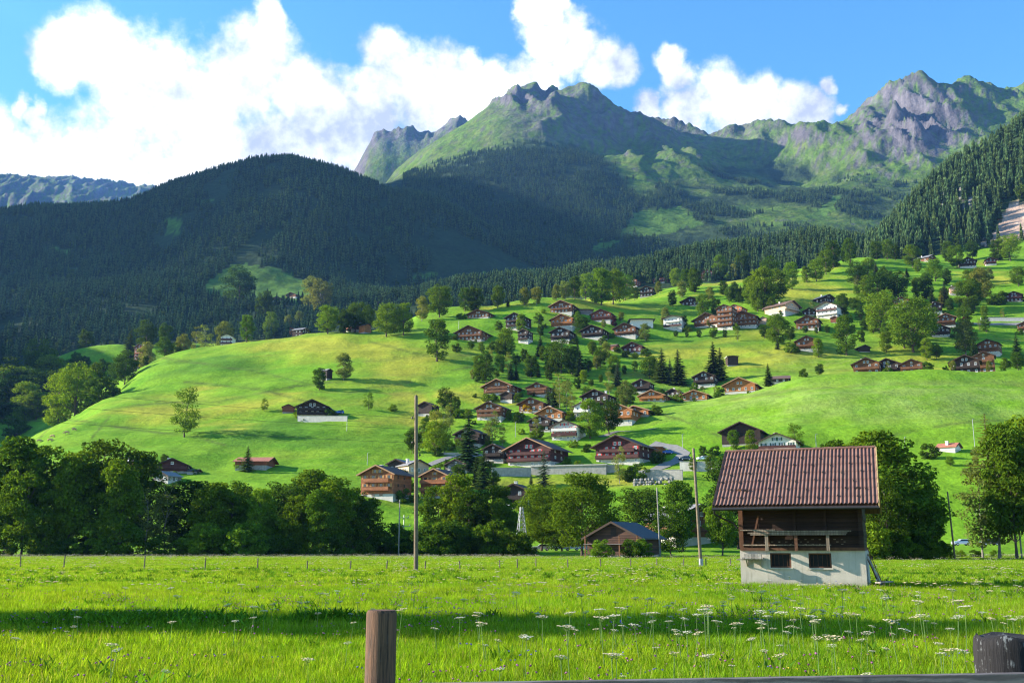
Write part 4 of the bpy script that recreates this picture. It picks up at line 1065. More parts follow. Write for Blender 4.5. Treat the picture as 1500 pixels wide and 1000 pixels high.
# among the lower chalets
for a in [(686,690,600,'bigspruce','tall dark spruce in front of the dark chalet, left of the maroon one'),(708,716,655,'bigspruce','broad black spruce below the tall dark one'),(697,712,668,'spruce','bluish spruce beside the broad black one'),
 (672,716,678,'dark','dark tree right of the red-brown twin chalets'),(722,716,686,'dark','dark leafy tree between the black spruce and the black chalet'),(797,712,657,'bluespruce','open blue spruce before the long grey wall'),
 (778,712,692,'spruce','small narrow spruce left of the open blue one'),(722,653,600,'birch','upright yellow-green tree on the bright slope'),(736,653,620,'birch','second slim tree right of the upright yellow-green one'),
 (714,652,618,'birch','low yellowish tree left of the upright yellow-green one'),(786,640,608,'birch','narrow tree in front of the dark chalet beside the white one'),(792,642,622,'dark','dark round tree at the left corner of the white chalet'),
 (782,643,630,'bush','bush at the foot of the white chalet, left'),(865,642,585,'oval','tree with clear trunk right of the white chalet'),(892,636,584,'dark','dark tree in front of the orange chalet with white ground floor'),
 (757,590,575,'oval','bright round tree below the wide-gabled chalet'),(771,605,592,'yellowbush','yellow bush before the brown chalet'),(722,588,577,'bush','pale bushes under the wide-gabled chalet'),(712,588,576,'bush','pale bushes under the wide-gabled chalet'),
 (745,580,566,'birch','small tree at the right corner of the wide-gabled chalet'),(782,580,570,'spruce','small spruce before the gabled chalet of the upper row'),(803,600,566,'bluespruce','bluish spruce left of the light poplars in the village'),
 (812,596,560,'spruce','spruce right of the bluish one in the village'),(820,597,545,'birch','light poplar, left one of a pair in the village'),(830,600,552,'birch','light poplar with yellow top, right one of a pair in the village'),
 (838,606,572,'birch','slim pale tree below the light poplars'),(745,545,515,'birch','pale slim tree above the dark bushes of the village row'),(700,560,535,'dark','round dark bush-like tree left of the wide-gabled chalet'),
 (712,562,528,'dark','taller dark tree left of the wide-gabled chalet'),(692,556,540,'pale','pale rounded tree at the left end of the dark bushes'),(728,553,542,'dark','dark bush above the wide-gabled chalet'),
 (748,556,528,'spruce','dark spruce in the shade above the village row'),(756,556,534,'spruce','second dark spruce in the shade above the village row'),(775,552,538,'dark','dark bush in the shade above the gabled chalet'),
 (788,552,532,'spruce','short dark spruce above the gabled chalet'),(806,542,502,'dark','dark tree in the thick clump at the village centre'),(822,546,498,'dark','dark tree in the thick clump at the village centre'),
 (838,548,506,'dark','dark tree in the thick clump at the village centre'),(850,552,510,'spruce','spruce at the right end of the thick clump'),(795,528,506,'dark','dark tree at the left end of the thick clump'),
 (813,516,499,'oval','bright small tree on top of the thick clump'),(846,522,500,'spruce','narrow conifer on top of the thick clump'),(866,566,555,'dark','dark shrub below the thick clump'),(880,560,548,'dark','dark shrub below the thick clump'),
 (893,578,538,'birch','light green tree left of a dark narrow one'),(905,566,530,'spruce','dark narrow conifer right of the light green tree'),(888,529,500,'pale','pale shrubby tree left of the dark red chalet'),
 (918,598,556,'pale','pale leafy tree left of the orange gable'),(945,500,473,'pale','pale tree right of the chalet with two chimneys'),(916,523,514,'bush','bush before the dark red chalet'),(946,522,510,'bush','bush right of the dark red chalet'),(931,524,516,'bush','bush before the dark red chalet'),
 (970,560,508,'spruce','pale spruce, left of the pair beside the dark slope'),(994,564,510,'spruce','dark spruce, right of the pair beside the dark slope'),(982,562,524,'spruce','lower spruce between the pair beside the dark slope'),
 (1046,558,499,'bigspruce','dark spruce, left of the two by the white-roofed barn'),(1056,558,508,'bigspruce','dark spruce, right of the two by the white-roofed barn'),(1126,566,531,'bigspruce','single spruce on the crest of the right meadow'),
 (1201,550,532,'dark','round bush-tree on the right meadow crest'),(1178,552,540,'bush','pale shrub on the right meadow crest'),
 (1030,577,565,'birch','little light tree between the black and orange chalets'),(1048,578,563,'birch','little light tree left of the orange chalet with white base'),(995,582,568,'birch','light tree at the right of the orange gable'),(985,586,578,'bush','light shrubs right of the orange gable'),
 (1018,586,578,'bush','light shrubs right of the orange gable'),(908,708,652,'birch','slender pale birch before the right red-shuttered chalet'),(936,702,678,'bush','large dark round bush at the end of the grey wall'),(922,704,684,'bush','pale shrub left of the large dark round bush'),
 (1075,660,629,'oval','light tree, left of two in front of the black barn'),(1100,662,630,'oval','light tree, right of two in front of the black barn'),(1166,662,620,'sparse','loose tree right of the white house above the barn roof'),
 (1030,672,652,'dark','small dark round tree above the parking terrace'),(1042,695,665,'oval','tree above the parking terrace left of the barn roof'),(1450,700,603,'larch','tall yellowish larch in front of the right meadow'),
 (1392,682,668,'broad','little round tree before the low white farm house'),(1430,682,666,'pale','pale bush-tree right of the low white farm house'),(1362,672,650,'bush','brownish bush left of the low white farm house')]:
    T(*a, GH, y0=255 if a[1] > 600 else 300)
# upper village and the wooded slope at the right
for a in [(763,488,460,'oval','bright round tree right of the tall dark chalet'),(731,486,470,'dark','dark tree left of the tall dark chalet'),(792,492,474,'dark','dark shrubby tree left of the dark chalet on stilts'),(748,498,482,'birch','small light tree under the tall dark chalet'),
 (846,470,456,'oval','small bright tree right of the orange chalet'),(853,492,462,'dark','dark tree between the orange and very dark chalets'),(884,480,468,'pale','pale shrub below the red-brown chalet'),(900,478,463,'copper','copper-leaved small tree in the upper village'),
 (910,470,456,'pale','pale shrub on the brow above the long pale building'),(768,447,421,'pale','pale tree on the brow, left of two'),(786,446,420,'pale','pale tree on the brow, right of two'),(815,440,416,'pale','pale small tree of the sloping hedge on the brow'),
 (828,439,411,'pale','pale tree in the sloping hedge on the brow'),(842,438,404,'oval','tree halfway up the sloping hedge on the brow'),(858,439,400,'oval','taller tree in the sloping hedge on the brow'),(868,439,420,'dark','dark round tree before the sloping hedge'),
 (881,447,393,'oval','great bright tree with clear trunk on the brow'),(898,446,396,'broad','great dark tree beside the great bright one on the brow'),(916,440,400,'broad','dark tree right of the great pair on the brow'),(930,440,418,'dark','dark tree below the small reddish house'),
 (946,412,395,'pale','pale tree above the black gable'),(965,430,412,'pale','pale tree right of the black gable'),(985,448,425,'dark','tree left of the dark low chalet'),(975,478,450,'pale','pale shrubby tree behind the modern house'),(990,420,393,'oval','tall tree left of the yellow clearing'),
 (1005,425,394,'oval','tree in the clump left of the yellow clearing'),(1018,428,392,'dark','dark tree at the right end of the clump by the yellow clearing'),(998,436,412,'pale','pale lower tree of the clump by the yellow clearing'),(1055,408,374,'oval','tree right of the red-brown chalet above the yellow clearing'),
 (1076,410,382,'birch','grey birch above the yellow clearing'),(1088,404,366,'dark','dark tree above the right end of the yellow clearing'),(1068,410,400,'bush','bush above the yellow clearing'),(1060,432,410,'dark','dark tree below the yellow clearing'),(1040,440,420,'pale','pale tree below the yellow clearing'),
 (1078,442,418,'dark','second dark tree below the yellow clearing'),(1030,466,430,'oval','tree above the chalet with pale roof'),(1048,462,436,'dark','dark tree behind the brown chalets'),(1002,482,462,'oval','bright tree right of the modern house'),(1038,480,468,'pale','light tree before the chalet with pale roof'),
 (1102,448,405,'oval','tree of the wooded bank right of the clearing, left rank'),(1118,454,392,'oval','tree of the wooded bank right of the clearing, middle rank'),(1110,456,418,'oval','lowest tree of the wooded bank right of the clearing'),(1134,444,394,'broad','wide tree of the wooded bank right of the clearing'),
 (1128,410,376,'dark','dark tree behind the wooded bank'),(1160,424,384,'oval','tree at the upper end of the wooded bank'),(1182,414,390,'oval','rounded tree at the upper end of the wooded bank'),(1196,412,379,'oval','tall tree on the edge of the dry yellow slope'),
 (1210,402,366,'oval','light tree in the tall cluster at the slope top'),(1221,392,350,'dark','dark tree in the tall cluster at the slope top'),(1246,386,349,'oval','tall bright tree right of the tall cluster'),(1238,384,362,'dark','dark tree beneath the tall bright one'),
 (1190,462,438,'birch','thin tree at the right of the dry slope'),(1140,508,462,'broad','wide dark tree right of the brown cluster'),(1158,500,480,'dark','dark hedge tree beside the wide dark tree'),(1139,512,494,'bluespruce','little blue spruce left of the lone brown chalet'),
 (1158,517,501,'bush','round bush at the left of the lone brown chalet'),(1199,523,495,'oval','small yellowish tree right of the lone brown chalet'),(1240,520,462,'oval','big round tree standing before the right slope'),(1236,462,428,'dark','dark tree above the big round tree'),
 (1180,488,477,'dark','dark hedge below the brown chalets'),(1196,488,478,'dark','dark hedge below the brown chalets'),(1212,488,476,'dark','dark hedge below the brown chalets'),(1024,494,482,'dark','dark hedge along the brown cluster'),(1044,496,482,'dark','dark hedge along the brown cluster'),(1062,494,482,'dark','dark hedge along the brown cluster'),(990,494,484,'dark','dark hedge under the modern house'),(1006,494,484,'dark','dark hedge under the modern house'),
 (1292,490,428,'broad','bright green tree in the middle of the right slope'),(1280,486,450,'oval','tree left of the bright green one on the right slope'),(1338,516,440,'broad','largest tree of the right slope'),(1325,510,450,'oval','tree at the left of the largest on the right slope'),(1352,500,444,'broad','tree at the right of the largest on the right slope'),
 (1288,446,395,'dark','dark round tree, left of twins on the right slope'),(1316,440,398,'dark','dark round tree, right of twins on the right slope'),(1272,440,402,'oval','light tree left of the dark twins'),(1256,420,384,'dark','dark tree on the slope under the tall bright one'),
 (1337,392,360,'broad','big round tree beside the brown roof on the top meadow'),(1370,412,380,'broad','great dark tree before the top meadow'),(1358,438,404,'dark','dark tree under the great dark one'),(1345,438,406,'oval','tree left under the great dark one'),(1402,393,360,'broad','round tree on the top meadow left of the dark chalet'),
 (1366,448,420,'spruce','narrow conifer above the dark grey chalet'),(1385,446,412,'spruce','grey conifer left of the small pinkish house'),(1380,450,424,'larch','light conifer above the dark grey chalet'),(1418,456,412,'broad','large dark tree right of the small pinkish house'),(1438,440,392,'pale','pale tall tree above the large dark one'),
 (1428,452,408,'dark','dark tree behind the large dark one'),(1450,412,392,'pale','small pale tree on the top right meadow'),(1492,419,392,'broad','round tree on the top meadow at the right edge'),(1466,446,428,'bush','bush left of the dark brown house at right'),(1452,446,432,'bush','bush left of the dark brown house at right'),
 (1416,478,460,'copper','dark reddish tree beside the pale road'),(1470,470,452,'birch','small tree by the pale road'),(1415,520,468,'pale','pale large tree right of the black chalet'),(1430,518,500,'spruce','blue-green conifer before the white-chimney house'),(1428,530,497,'bigspruce','dark spruce before the white-chimney house'),
 (1358,527,496,'oval','round bush-like tree below the largest tree'),(1372,526,502,'dark','dark tree right of the round bush-like one'),(1492,535,488,'bigspruce','dark spruce at the right edge above the crest'),(1492,545,515,'oval','bright tree at the right edge on the crest'),(1396,545,528,'pale','pale shrub at the left of the orange-red roof'),(1450,546,528,'pale','pale shrub right of the dark crest chalet'),(1472,540,525,'bush','bush on the crest left of the edge tree'),
 (1302,554,528,'birch','grey-green tree before the middle of three crest chalets'),(1360,548,530,'bush','bush right of the three crest chalets'),(1385,546,536,'bush','shrub left of the orange-red roof'),(1284,380,352,'dark','tree at the forest edge above the top meadow'),(1300,380,350,'oval','tree at the forest edge above the top meadow'),(1312,381,356,'dark','tree at the forest edge above the top meadow'),
 (1425,380,352,'dark','tree at the forest edge behind the dark top chalets'),(1462,382,350,'dark','tree at the forest edge behind the dark top chalets'),(1480,382,345,'broad','tall dark tree at the upper right forest edge'),(1390,384,352,'dark','tree at the forest edge behind the dark top chalets')]:
    T(*a, GH, y0=441 if a[1] < 555 else 0)
for px, pb, pt, d, lab in [(352,410,390,1330,'lone dark tree in the shaded forest clearing'),(388,442,425,1220,'tree at the lower edge of the shaded clearing'),(455,430,405,1280,'pale tree mass at the right end of the shaded clearing'),(470,434,408,1260,'pale tree mass at the right end of the shaded clearing')]:
    T(px, pb, pt, 'dark' if px < 450 else 'pale', lab, GC, dist=d)
# off the left of the picture: the trees whose shadow lies across the meadow
for x, y, h, w in ((-25,27.8,13,.66),(-35,29.2,19,.62),(-48,30.8,25,.6)):
    name, cm, tm = PROTO['oval'][1]
    t = thing('deciduous_tree', 'broad tree standing beside the meadow beyond the left edge, shading the grass', 'tree', (x, y, 0), 1.0, 'trees beside the meadow', (h*w, h*w, h))
    link('crown', cm, t); link('trunk', tm, t)

# shrubs of the gardens, close to the chalets
r_ = random.Random(41)
for i, (x, y, sp) in enumerate(FEET):
    if y > 720 or y < 280 or sp < 8: continue
    for k in range(r_.choice((1, 2, 2, 3))):
        sx = r_.choice((-1, 1))*sp*r_.uniform(.42, .75); yy = y-r_.uniform(.5, 4); h = r_.uniform(1.6, 4.2)
        if k == 2: sx = r_.uniform(-.3, .3)*sp; yy = y-r_.uniform(3, 6); h = r_.uniform(1.2, 2.2)
        name, cm, tm = PROTO['bush'][r_.randrange(3)]
        t = thing('bush', 'leafy garden bush growing close beside a chalet', 'bush', (x+sx, yy, ground(x+sx, yy)-.1), r_.uniform(0, 6.28), 'garden bushes beside the chalets', h)
        link('crown', cm, t); link('trunk', tm, t)
# the dim thickets between the rows of the village
for px, pb, pt, k in ((690,512,498,'dark'),(705,516,500,'oval'),(722,512,500,'bush'),(668,515,503,'bush'),(756,536,518,'dark'),(768,530,510,'dark'),(780,540,522,'dark'),(735,546,530,'dark'),(862,545,525,'dark'),(874,540,520,'pale'),
    (900,552,536,'dark'),(915,548,534,'dark'),(930,545,528,'oval'),(955,540,520,'dark'),(868,518,500,'dark'),(880,506,494,'pale'),(860,585,566,'dark'),(846,570,552,'dark'),(830,575,556,'dark'),(905,590,572,'oval'),(760,618,604,'bush'),(745,615,600,'oval'),
    (676,655,640,'bush'),(690,660,646,'dark'),(640,668,655,'bush'),(655,690,672,'dark'),(592,716,698,'bush'),(600,720,705,'bush'),(840,655,644,'bush'),(860,662,650,'bush'),(955,672,662,'bush'),(1015,690,672,'oval'),(1050,705,682,'dark'),(1060,690,668,'oval')):
    T(px, pb, pt, k, 'dim leafy tree of the thickets between the rows of chalets', 'thicket trees between the chalet rows', y0=300 if pb > 600 else 0)

r_ = random.Random(77); n_ = 0; tries = 0
ZONES = [(690,960,505,640),(700,960,470,520),(985,1240,425,500),(1250,1445,395,520),(1250,1445,395,520),(600,760,600,690)]
taken = []
while n_ < 95 and tries < 3000:
    tries += 1
    a, b, c, d_ = ZONES[r_.randrange(len(ZONES))]; px, pb = r_.uniform(a, b), r_.uniform(c, d_)
    p = hit(px, pb, 300); hpx = r_.uniform(7, 13)*1500/p.y; wpx = hpx*.36
    if any(px+wpx > x0 and px-wpx < x1 and pb > ap and pb-hpx < bs for x0, x1, ap, bs in RECTS): continue
    if any(abs(px-q[0]) < 9 and abs(pb-q[1]) < 7 for q in taken): continue
    taken.append((px, pb)); n_ += 1
    T(px, pb, pb-hpx, r_.choice(('oval','dark','broad','dark','birch','spruce')), 'dim leafy tree of the thickets between the rows of chalets' if False else 'small tree in the loose thickets between the chalets', 'thicket trees between the chalets', y0=300)
# ------------------------------------------------------------------ the barn in the meadow
M_BWOOD = wood('barn_wood', (.034,.017,.011), .2, .6)
M_BWOODV = wood('barn_boards', (.13,.06,.03), .2, .6, False)
M_BRED = simple('barn_post', (.115,.05,.026), .85, .4, 5, .3)
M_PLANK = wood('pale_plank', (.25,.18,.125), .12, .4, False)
M_BGREY = wood('weathered_board', (.30,.26,.22), .15, .4, False)
def barn_render():
    m, nt, out = mat('barn_render'); q = NT(nt); o = q.obj()
    a = q.noise(1.1, 5, .6, o); b = q.noise(14, 5, .65, o); c = q.noise(3, 4, .6, q.scalev(o, 2.2, 2.2, .35))
    k = q.mix(q.mapr(a, .35, .65, 0, 1), (.52,.455,.37), (.42,.365,.295)); k = q.mix(q.mapr(c, .52, .72, 0, .7), k, (.30,.26,.20))
    sp = q.n('ShaderNodeSeparateXYZ'); q.l(o, sp.inputs[0])
    k = q.mix(q.math('MULTIPLY', q.mapr(sp.outputs['Z'], .0, .45, .8, 0), q.mapr(a, .3, .6, .4, 1)), k, (.20,.20,.13))
    q.l(q.bsdf(k, .95, q.bump(b, .35, .02)), out.inputs[0]); return m
M_RENDER = barn_render()
def tile_mat():
    m, nt, out = mat('roof_sheet'); q = NT(nt); o = q.obj()
    sp = q.n('ShaderNodeSeparateXYZ'); q.l(o, sp.inputs[0])
    wn = q.n('ShaderNodeTexWhiteNoise', noise_dimensions='2D')
    cb = q.n('ShaderNodeCombineXYZ'); q.l(q.math('FLOOR', q.math('DIVIDE', sp.outputs['X'], .86)), cb.inputs[0]); q.l(q.math('FLOOR', q.math('DIVIDE', sp.outputs['Y'], .88)), cb.inputs[1]); q.l(cb.outputs[0], wn.inputs['Vector'])
    a = q.noise(1.6, 6, .65, o); b = q.noise(22, 5, .6, o); s = q.noise(5, 5, .6, q.scalev(o, 6, .5, .5))
    k = q.mix(q.mapr(a, .35, .65, 0, 1), (.140,.068,.047), (.195,.104,.073)); k = q.mix(q.mapr(wn.outputs[0], 0, 1, 0, .35), k, (.17,.07,.06))
    k = q.mix(q.mapr(s, .55, .75, 0, .55), k, (.12,.075,.06)); k = q.mix(q.mapr(b, .62, .72, 0, .5), k, (.36,.31,.22))
    q.l(q.bsdf(k, .8, q.bump(b, .25, .01)), out.inputs[0]); return m
M_SHEET = tile_mat()
M_DARKPANE = simple('dusty_pane', (.012,.011,.010), .5, .4, 6, 0, spec=.15)
M_IRON = simple('dark_iron', (.02,.018,.018), .6, .3, 5, .1, spec=.4)
M_OCHRE = simple('lichened_verge', (.42,.30,.12), .9, .5, 5, .2)
M_ZINC = simple('galvanised', (.27,.28,.28), .45, .2, 3, .1, metal=.6)
A = hit(1271, 862.5); TB = R(20); ca, sa = math.cos(TB), math.sin(TB)
ul = float(us(1086, 856)[0]); BW = (A.x-ul*A.y)/(ca+ul*sa); BD = 7.2
org = Vector((A.x-BW*ca, A.y+BW*sa, 0))
barn = thing('barn', 'old timber barn on a pale rendered base under a corrugated red-brown roof', 'barn', org, -TB)
zs = CAM_H+float(us(1264, 806)[1])*A.y
ze = CAM_H+float(us(1284, 738)[1])*(A.y-1.0); zr = CAM_H+float(us(1284, 657)[1])*(A.y+BD/2*ca)
EY = -1.15; RL, RR_ = -1.0, BW+.72; RY = BD/2
pit = (zr-ze)/(RY-EY)
# base with two real openings
wx = [(.245*BW, .415*BW), (.555*BW, .735*BW)]; wz0, wz1 = .93, 1.60
b = MB(); T0 = .32
b.box(0, BW, 0, T0, -.5, wz0).box(0, BW, 0, T0, wz1, zs)
xs = [0, wx[0][0], wx[0][1], wx[1][0], wx[1][1], BW]
for i in (0, 2, 4): b.box(xs[i], xs[i+1], 0, T0, wz0, wz1)
b.box(0, T0, T0, BD, -.5, zs).box(BW-T0, BW, T0, BD, -.5, zs).box(T0, BW-T0, BD-T0, BD, -.5, zs)
b.build('stone_base', M_RENDER, barn)
for k, (x0, x1) in enumerate(wx):
    f = MB(); t = .06
    f.box(x0, x0+t, .10, .22, wz0, wz1).box(x1-t-.02, x1, .06, .22, wz0, wz1).box(x0+t, x1-t, .10, .22, wz1-t, wz1).box(x0+t, x1-t, .10, .22, wz0, wz0+t)
    for j in range(1, 5): f.box(x0+(x1-x0)*j/5-.007, x0+(x1-x0)*j/5+.007, .15, .165, wz0+t, wz1-t)
    wo_ = f.build('window', M_BRED, barn)
    MB().box(x0+t, x1-t, .19, .20, wz0+t, wz1-t).build('pane', M_DARKPANE, wo_)
    MB().box(x0-.06, x1+.06, -.07, .10, wz0-.07, wz0-.002).build('sill', M_RENDER, wo_)
# timber storey: squared logs, each a little different
r_ = random.Random(4)
b = MB(); y0w = .12; z = zs+.06
b.box(.02, BW-.02, -.10, BD, zs+.002, zs+.14, 1)
z = zs+.142; k = 0
topz = ze+pit*(y0w-EY)-.1
while z < topz-.05:
    h = r_.uniform(.16, .21); h = min(h, topz-z); dy = r_.uniform(-.025, .025)
    b.box(.06, BW-.06, y0w+dy, y0w+.2, z, z+h-.012)
    b.box(BW-.26+dy, BW-.04+dy, .34, BD-.1, z, z+h-.012); b.box(.05, .25, .34, BD-.1, z, z+h-.012)
    z += h
# gable triangles at both ends
for xg in (.1, BW-.3):
    o_ = [(y0w, topz), (BD-y0w, topz), (RY, zr-.16)]
    vs = [(xg, y, z_) for y, z_ in o_]+[(xg+.2, y, z_) for y, z_ in o_]
    b.add(vs, [(0,2,1), (3,4,5), (0,1,4,3), (1,2,5,4), (2,0,3,5)])
b.box(.1, BW-.1, BD-.3, BD-.1, zs+.14, topz-.02)
b.build('wall', [M_BWOOD, M_BRED], barn)
for x, w_, zt, m_ in ((.09, .20, topz+.15, M_BRED), (BW-.13, .2, topz+.15, M_BWOOD), (.455*BW, .15, topz, M_BWOOD), (.70*BW, .13, topz, M_BWOOD), (.235*BW, .13, zs+1.0, M_BRED)):
    MB().box(x-w_/2, x+w_/2, -.05, y0w-.03, zs+.142, zt).build('post', m_, barn)
MB().bar((.10*BW, -.02, zs+.15), (.165*BW, .03, zs+1.62), .12, .08).build('brace', M_BRED, barn)
MB().bar((.06*BW, -.08, topz+.1), (.20*BW, .0, topz-.42), .12, .10).build('brace', M_BWOOD, barn)
zl = zs+.70
for x in (.235*BW, .47*BW, .72*BW):
    MB().box(x-.07, x+.07, -.62, -.48, zs-.02, zl).box(x-.06, x+.06, -.60, -.102, zs+.02, zs+.13).build('shelf_post', M_PLANK if x > .6*BW or x < .3*BW else M_BRED, barn)
b = MB()
for i, (za, x0, x1) in enumerate(((zl+.002, .10, .885), (zl+.075, .07, .87), (zl+.15, .12, .90), (zl+.21, .02, .32))):
    for j in range(2): b.box(x0*BW+r_.uniform(-.05,.1), x1*BW+r_.uniform(-.15,.05), -.66+j*.26, -.42+j*.26, za, za+.055)
b.build('plank_shelf', M_PLANK, barn)
MB().box(.03*BW, .74*BW, -.16, -.108, zs+.22, zs+.28).build('rail', M_PLANK, barn)
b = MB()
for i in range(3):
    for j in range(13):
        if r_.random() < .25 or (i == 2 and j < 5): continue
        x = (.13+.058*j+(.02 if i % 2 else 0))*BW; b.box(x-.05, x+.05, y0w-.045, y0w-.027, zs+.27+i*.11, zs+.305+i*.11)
b.build('vent_daylight', M_PLANK, barn)  # pale blocks on the logs stand in for daylight through vent holes
b = MB(); b.box(.03*BW, .20*BW, -.62, -.02, 1.33, 1.40).box(.05*BW, .19*BW, -.60, -.54, 1.41, 1.56).box(-.02*BW, .22*BW, -.50, -.40, 1.27, 1.325)
for x in (.06*BW, .17*BW): b.bar((x, -.02, .98), (x, -.5, 1.3), .05, .05).box(x-.03, x+.03, -.06, -.012, .95, 1.30)
b.build('bench_shelf', M_BGREY, barn)
# corrugated sheets
NW = 42; nx = NW*6+1
def slope(y0, z0, y1, z1, rows):
    V_ = []; F_ = []
    for rrow in range(rows):
        for e in (0, 1):
            tt = (rrow+e)/rows if e else rrow/rows-.02*(rrow > 0)
            lift = .028 if e == 0 else 0
            for i in range(nx):
                x = RL+(RR_-RL)*i/(nx-1); ph = i/6*2*math.pi
                V_.append((x, y0+(y1-y0)*tt, z0+(z1-z0)*tt+.034*math.cos(ph)+lift+.05))
        o_ = rrow*2*nx
        for i in range(nx-1): F_.append((o_+i, o_+i+1, o_+nx+i+1, o_+nx+i))
    return V_, F_
rb = MB()
v, f = slope(EY-.06, ze-.06*pit, RY, zr, 7); rb.add(v, f, 0, True)
v, f = slope(2*RY-EY+.06, ze-.06*pit, RY, zr, 7); rb.add(v, f, 0, True)
for i in range(NW-2):                       # ridge caps and the dark snow hooks
    pass
for rrow in range(1, 7):
    for i in range(NW):
        if (i+rrow*3) % 5 == 0 and i < NW-1:
            x = RL+(RR_-RL)*(i+.0)/NW+.01; tt = (rrow-.35+.12*((i*7) % 3-1))/7; y = EY+(RY-EY)*tt; z = ze+(zr-ze)*tt+.06
            rb.box(x-.03, x+.03, y-.06, y+.06, z+.02, z+.09, 1)
ro = rb.build('roof', [M_SHEET, M_IRON], barn)
rc_ = MB(); path = [(RL+(RR_-RL)*i/40, RY, zr+.055+.01*math.sin(i*2.1)) for i in range(41)]
rc_.tube(path, [.085]*41, 8); rc_.build('ridge_cap', M_SHEET, ro)
b = MB()
for s in (0, 1):
    ya, yb = (EY, RY-.02) if s == 0 else (2*RY-EY, RY+.02)
    vs = [(x, y, z_+dz) for dz in (-.16, -.06) for x in (RL+.05, RR_-.05) for y, z_ in ((ya, ze), (yb, zr))]
    b.add(vs, [(0,1,3,2), (4,6,7,5), (0,2,6,4), (1,5,7,3), (0,4,5,1), (2,3,7,6)])
b.build('roof_boards', M_BWOODV, ro)
for x, m_ in ((RR_+.0, M_OCHRE), (RL-.04, M_BWOOD)):
    for ya, yb in ((EY-.05, RY-.01), (2*RY-EY+.05, RY+.01)):
        bb = MB(); za = ze+.06; zb = zr+.10
        vs = [(x+dx, y, z_+dz) for dz in (-.24, 0) for dx in (0, .05) for y, z_ in ((ya, za), (yb, zb))]
        bb.add(vs, [(0,1,3,2), (4,6,7,5), (0,2,6,4), (1,5,7,3), (0,4,5,1), (2,3,7,6)]); bb.build('verge_board', m_, ro)
gut = MB().tube([(RL-.03, EY-.13, ze-.16), ((RL+RR_)/2, EY-.13, ze-.15), (RR_+.03, EY-.13, ze-.16)], [.075]*3, 10).build('gutter', M_IRON, barn)
MB().tube([(RL+.05, EY-.13, ze-.2), (RL+.06, EY-.08, ze-.36), (RL+.25, EY+.3, ze-.52), (RL+.75, -.02, ze-.78), (RL+.93, .02, ze-1.0)], [.045]*5, 8).build('downpipe', M_IRON, gut)
# boards leaning at the right end wall
lt = thing('board_stack', 'weathered boards leaning against the right end wall of the barn', 'boards', org+Vector((BW*ca, -BW*sa, 0)), -TB)
for i in range(9):
    y = .25+i*.32; b = MB(); b.bar((r_.uniform(.55,.8), y, -.02), (.06, y+r_.uniform(-.1,.15), r_.uniform(1.2, 2.0)), .16, .035)
    b.build('board', M_BGREY if i % 2 else M_BWOODV, lt)
MB().bar((.40, .1, .40), (.40, 3.2, .42), .07, .07).build('board', M_BGREY, lt)
MB().bar((.45, -.1, .30), (1.0, .6, .34), .3, .05).build('board', M_BGREY, lt)

# ------------------------------------------------------------------ poles, pylon, lamp posts
M_POLE = simple('pole_wood', (.155,.115,.075), .9, .35, 4, .4)
M_POLEG = simple('pole_grey', (.24,.215,.18), .9, .3, 4, .3)
M_PORC = simple('porcelain', (.05,.035,.03), .3, .2)
def pole(px, pb, pt, r, label, ins=(), lean=0.0, m=None, dist=None, foot=False, arms=(), y0=0, grp=None):
    p = hit(px, pb, y0) if dist is None else Vector((float(us(px, pb)[0])*dist, dist, ground(float(us(px, pb)[0])*dist, dist)))
    H = CAM_H+float(us(px, pt)[1])*p.y-p.z
    t = thing('utility_pole', label, 'pole', p, 0, grp)
    MB().tube([(0,0,-.4), (lean*.5, 0, H*.5), (lean, 0, H), (lean, 0, H+r*.7)], [r*1.15, r, r*.85, r*.15], 10).build('shaft', m or M_POLE, t)
    for k, hh in enumerate(ins):
        s = 1 if k % 2 else -1; z = H-hh; x = lean*z/H
        b = MB().tube([(x, 0, z), (x+s*(r+.10), 0, z-.03), (x+s*(r+.14), 0, z+.08)], [.025]*3, 6).tube([(x+s*(r+.14), 0, z+.06), (x+s*(r+.14), 0, z+.13), (x+s*(r+.14), 0, z+.22)], [.075,.085,.035], 8)
        b.build('insulator', M_PORC, t)
    for hh, L in arms:
        MB().box(-L/2, L/2, -.06, .06, H-hh, H-hh+.11).build('crossarm', M_ZINC, t)
        for x in (-L*.42, L*.42): MB().tube([(x,0,H-hh+.1), (x,0,H-hh+.42)], [.09,.07], 7).build('insulator', M_ZINC, t)
    if foot: MB().tube([(0,0,-.2), (0,0,.75)], [r*1.5, r*1.35], 10).build('foot_sleeve', M_ZINC, t)
    return t
pole(609.5, 836, 580, .155, 'tallest wooden utility pole, standing in the meadow left of centre', (1.9, 2.8, 3.9, 4.9), -.25)
tall = hit(609.5, 836); cl = thing('power_line', 'thin dark power cables running left from the tallest utility pole', 'cable', (0, 0, 0))
for hh, z2 in ((1.9, 13.4), (2.8, 12.4), (3.9, 11.3)):
    a_ = Vector((tall.x-.4, tall.y, CAM_H+float(us(609, 580)[1])*tall.y-hh+.1)); b_ = Vector((-58, 52, z2)); P_ = []
    for i in range(25):
        k = i/24; v_ = a_.lerp(b_, k); v_.z -= 3.2*k*(1-k)*.7; P_.append(v_)
    MB().tube(P_, [.011]*25, 5, cap=False).build('cable', M_IRON, cl)
pole(1027, 829, 657, .15, 'leaning wooden utility pole with pale metal foot left of the barn', (1.0,), -.35, foot=True)
pole(967, 816, 714, .12, 'grey utility pole at the right corner of the slate-roofed hut', (), -.25, M_POLEG)
pole(366, 813, 746, .11, 'thin grey pole in front of the left row of trees', (), 0, M_POLEG)
pole(1399, 819, 720, .13, 'dark utility pole by the road right of the barn', (1.0, 1.6, 2.2, 2.8), -.3)
pole(584, 811, 732, .12, 'thin pole in the shady gap left of the tallest pole', (.5, .9), 0, M_POLEG, dist=208)
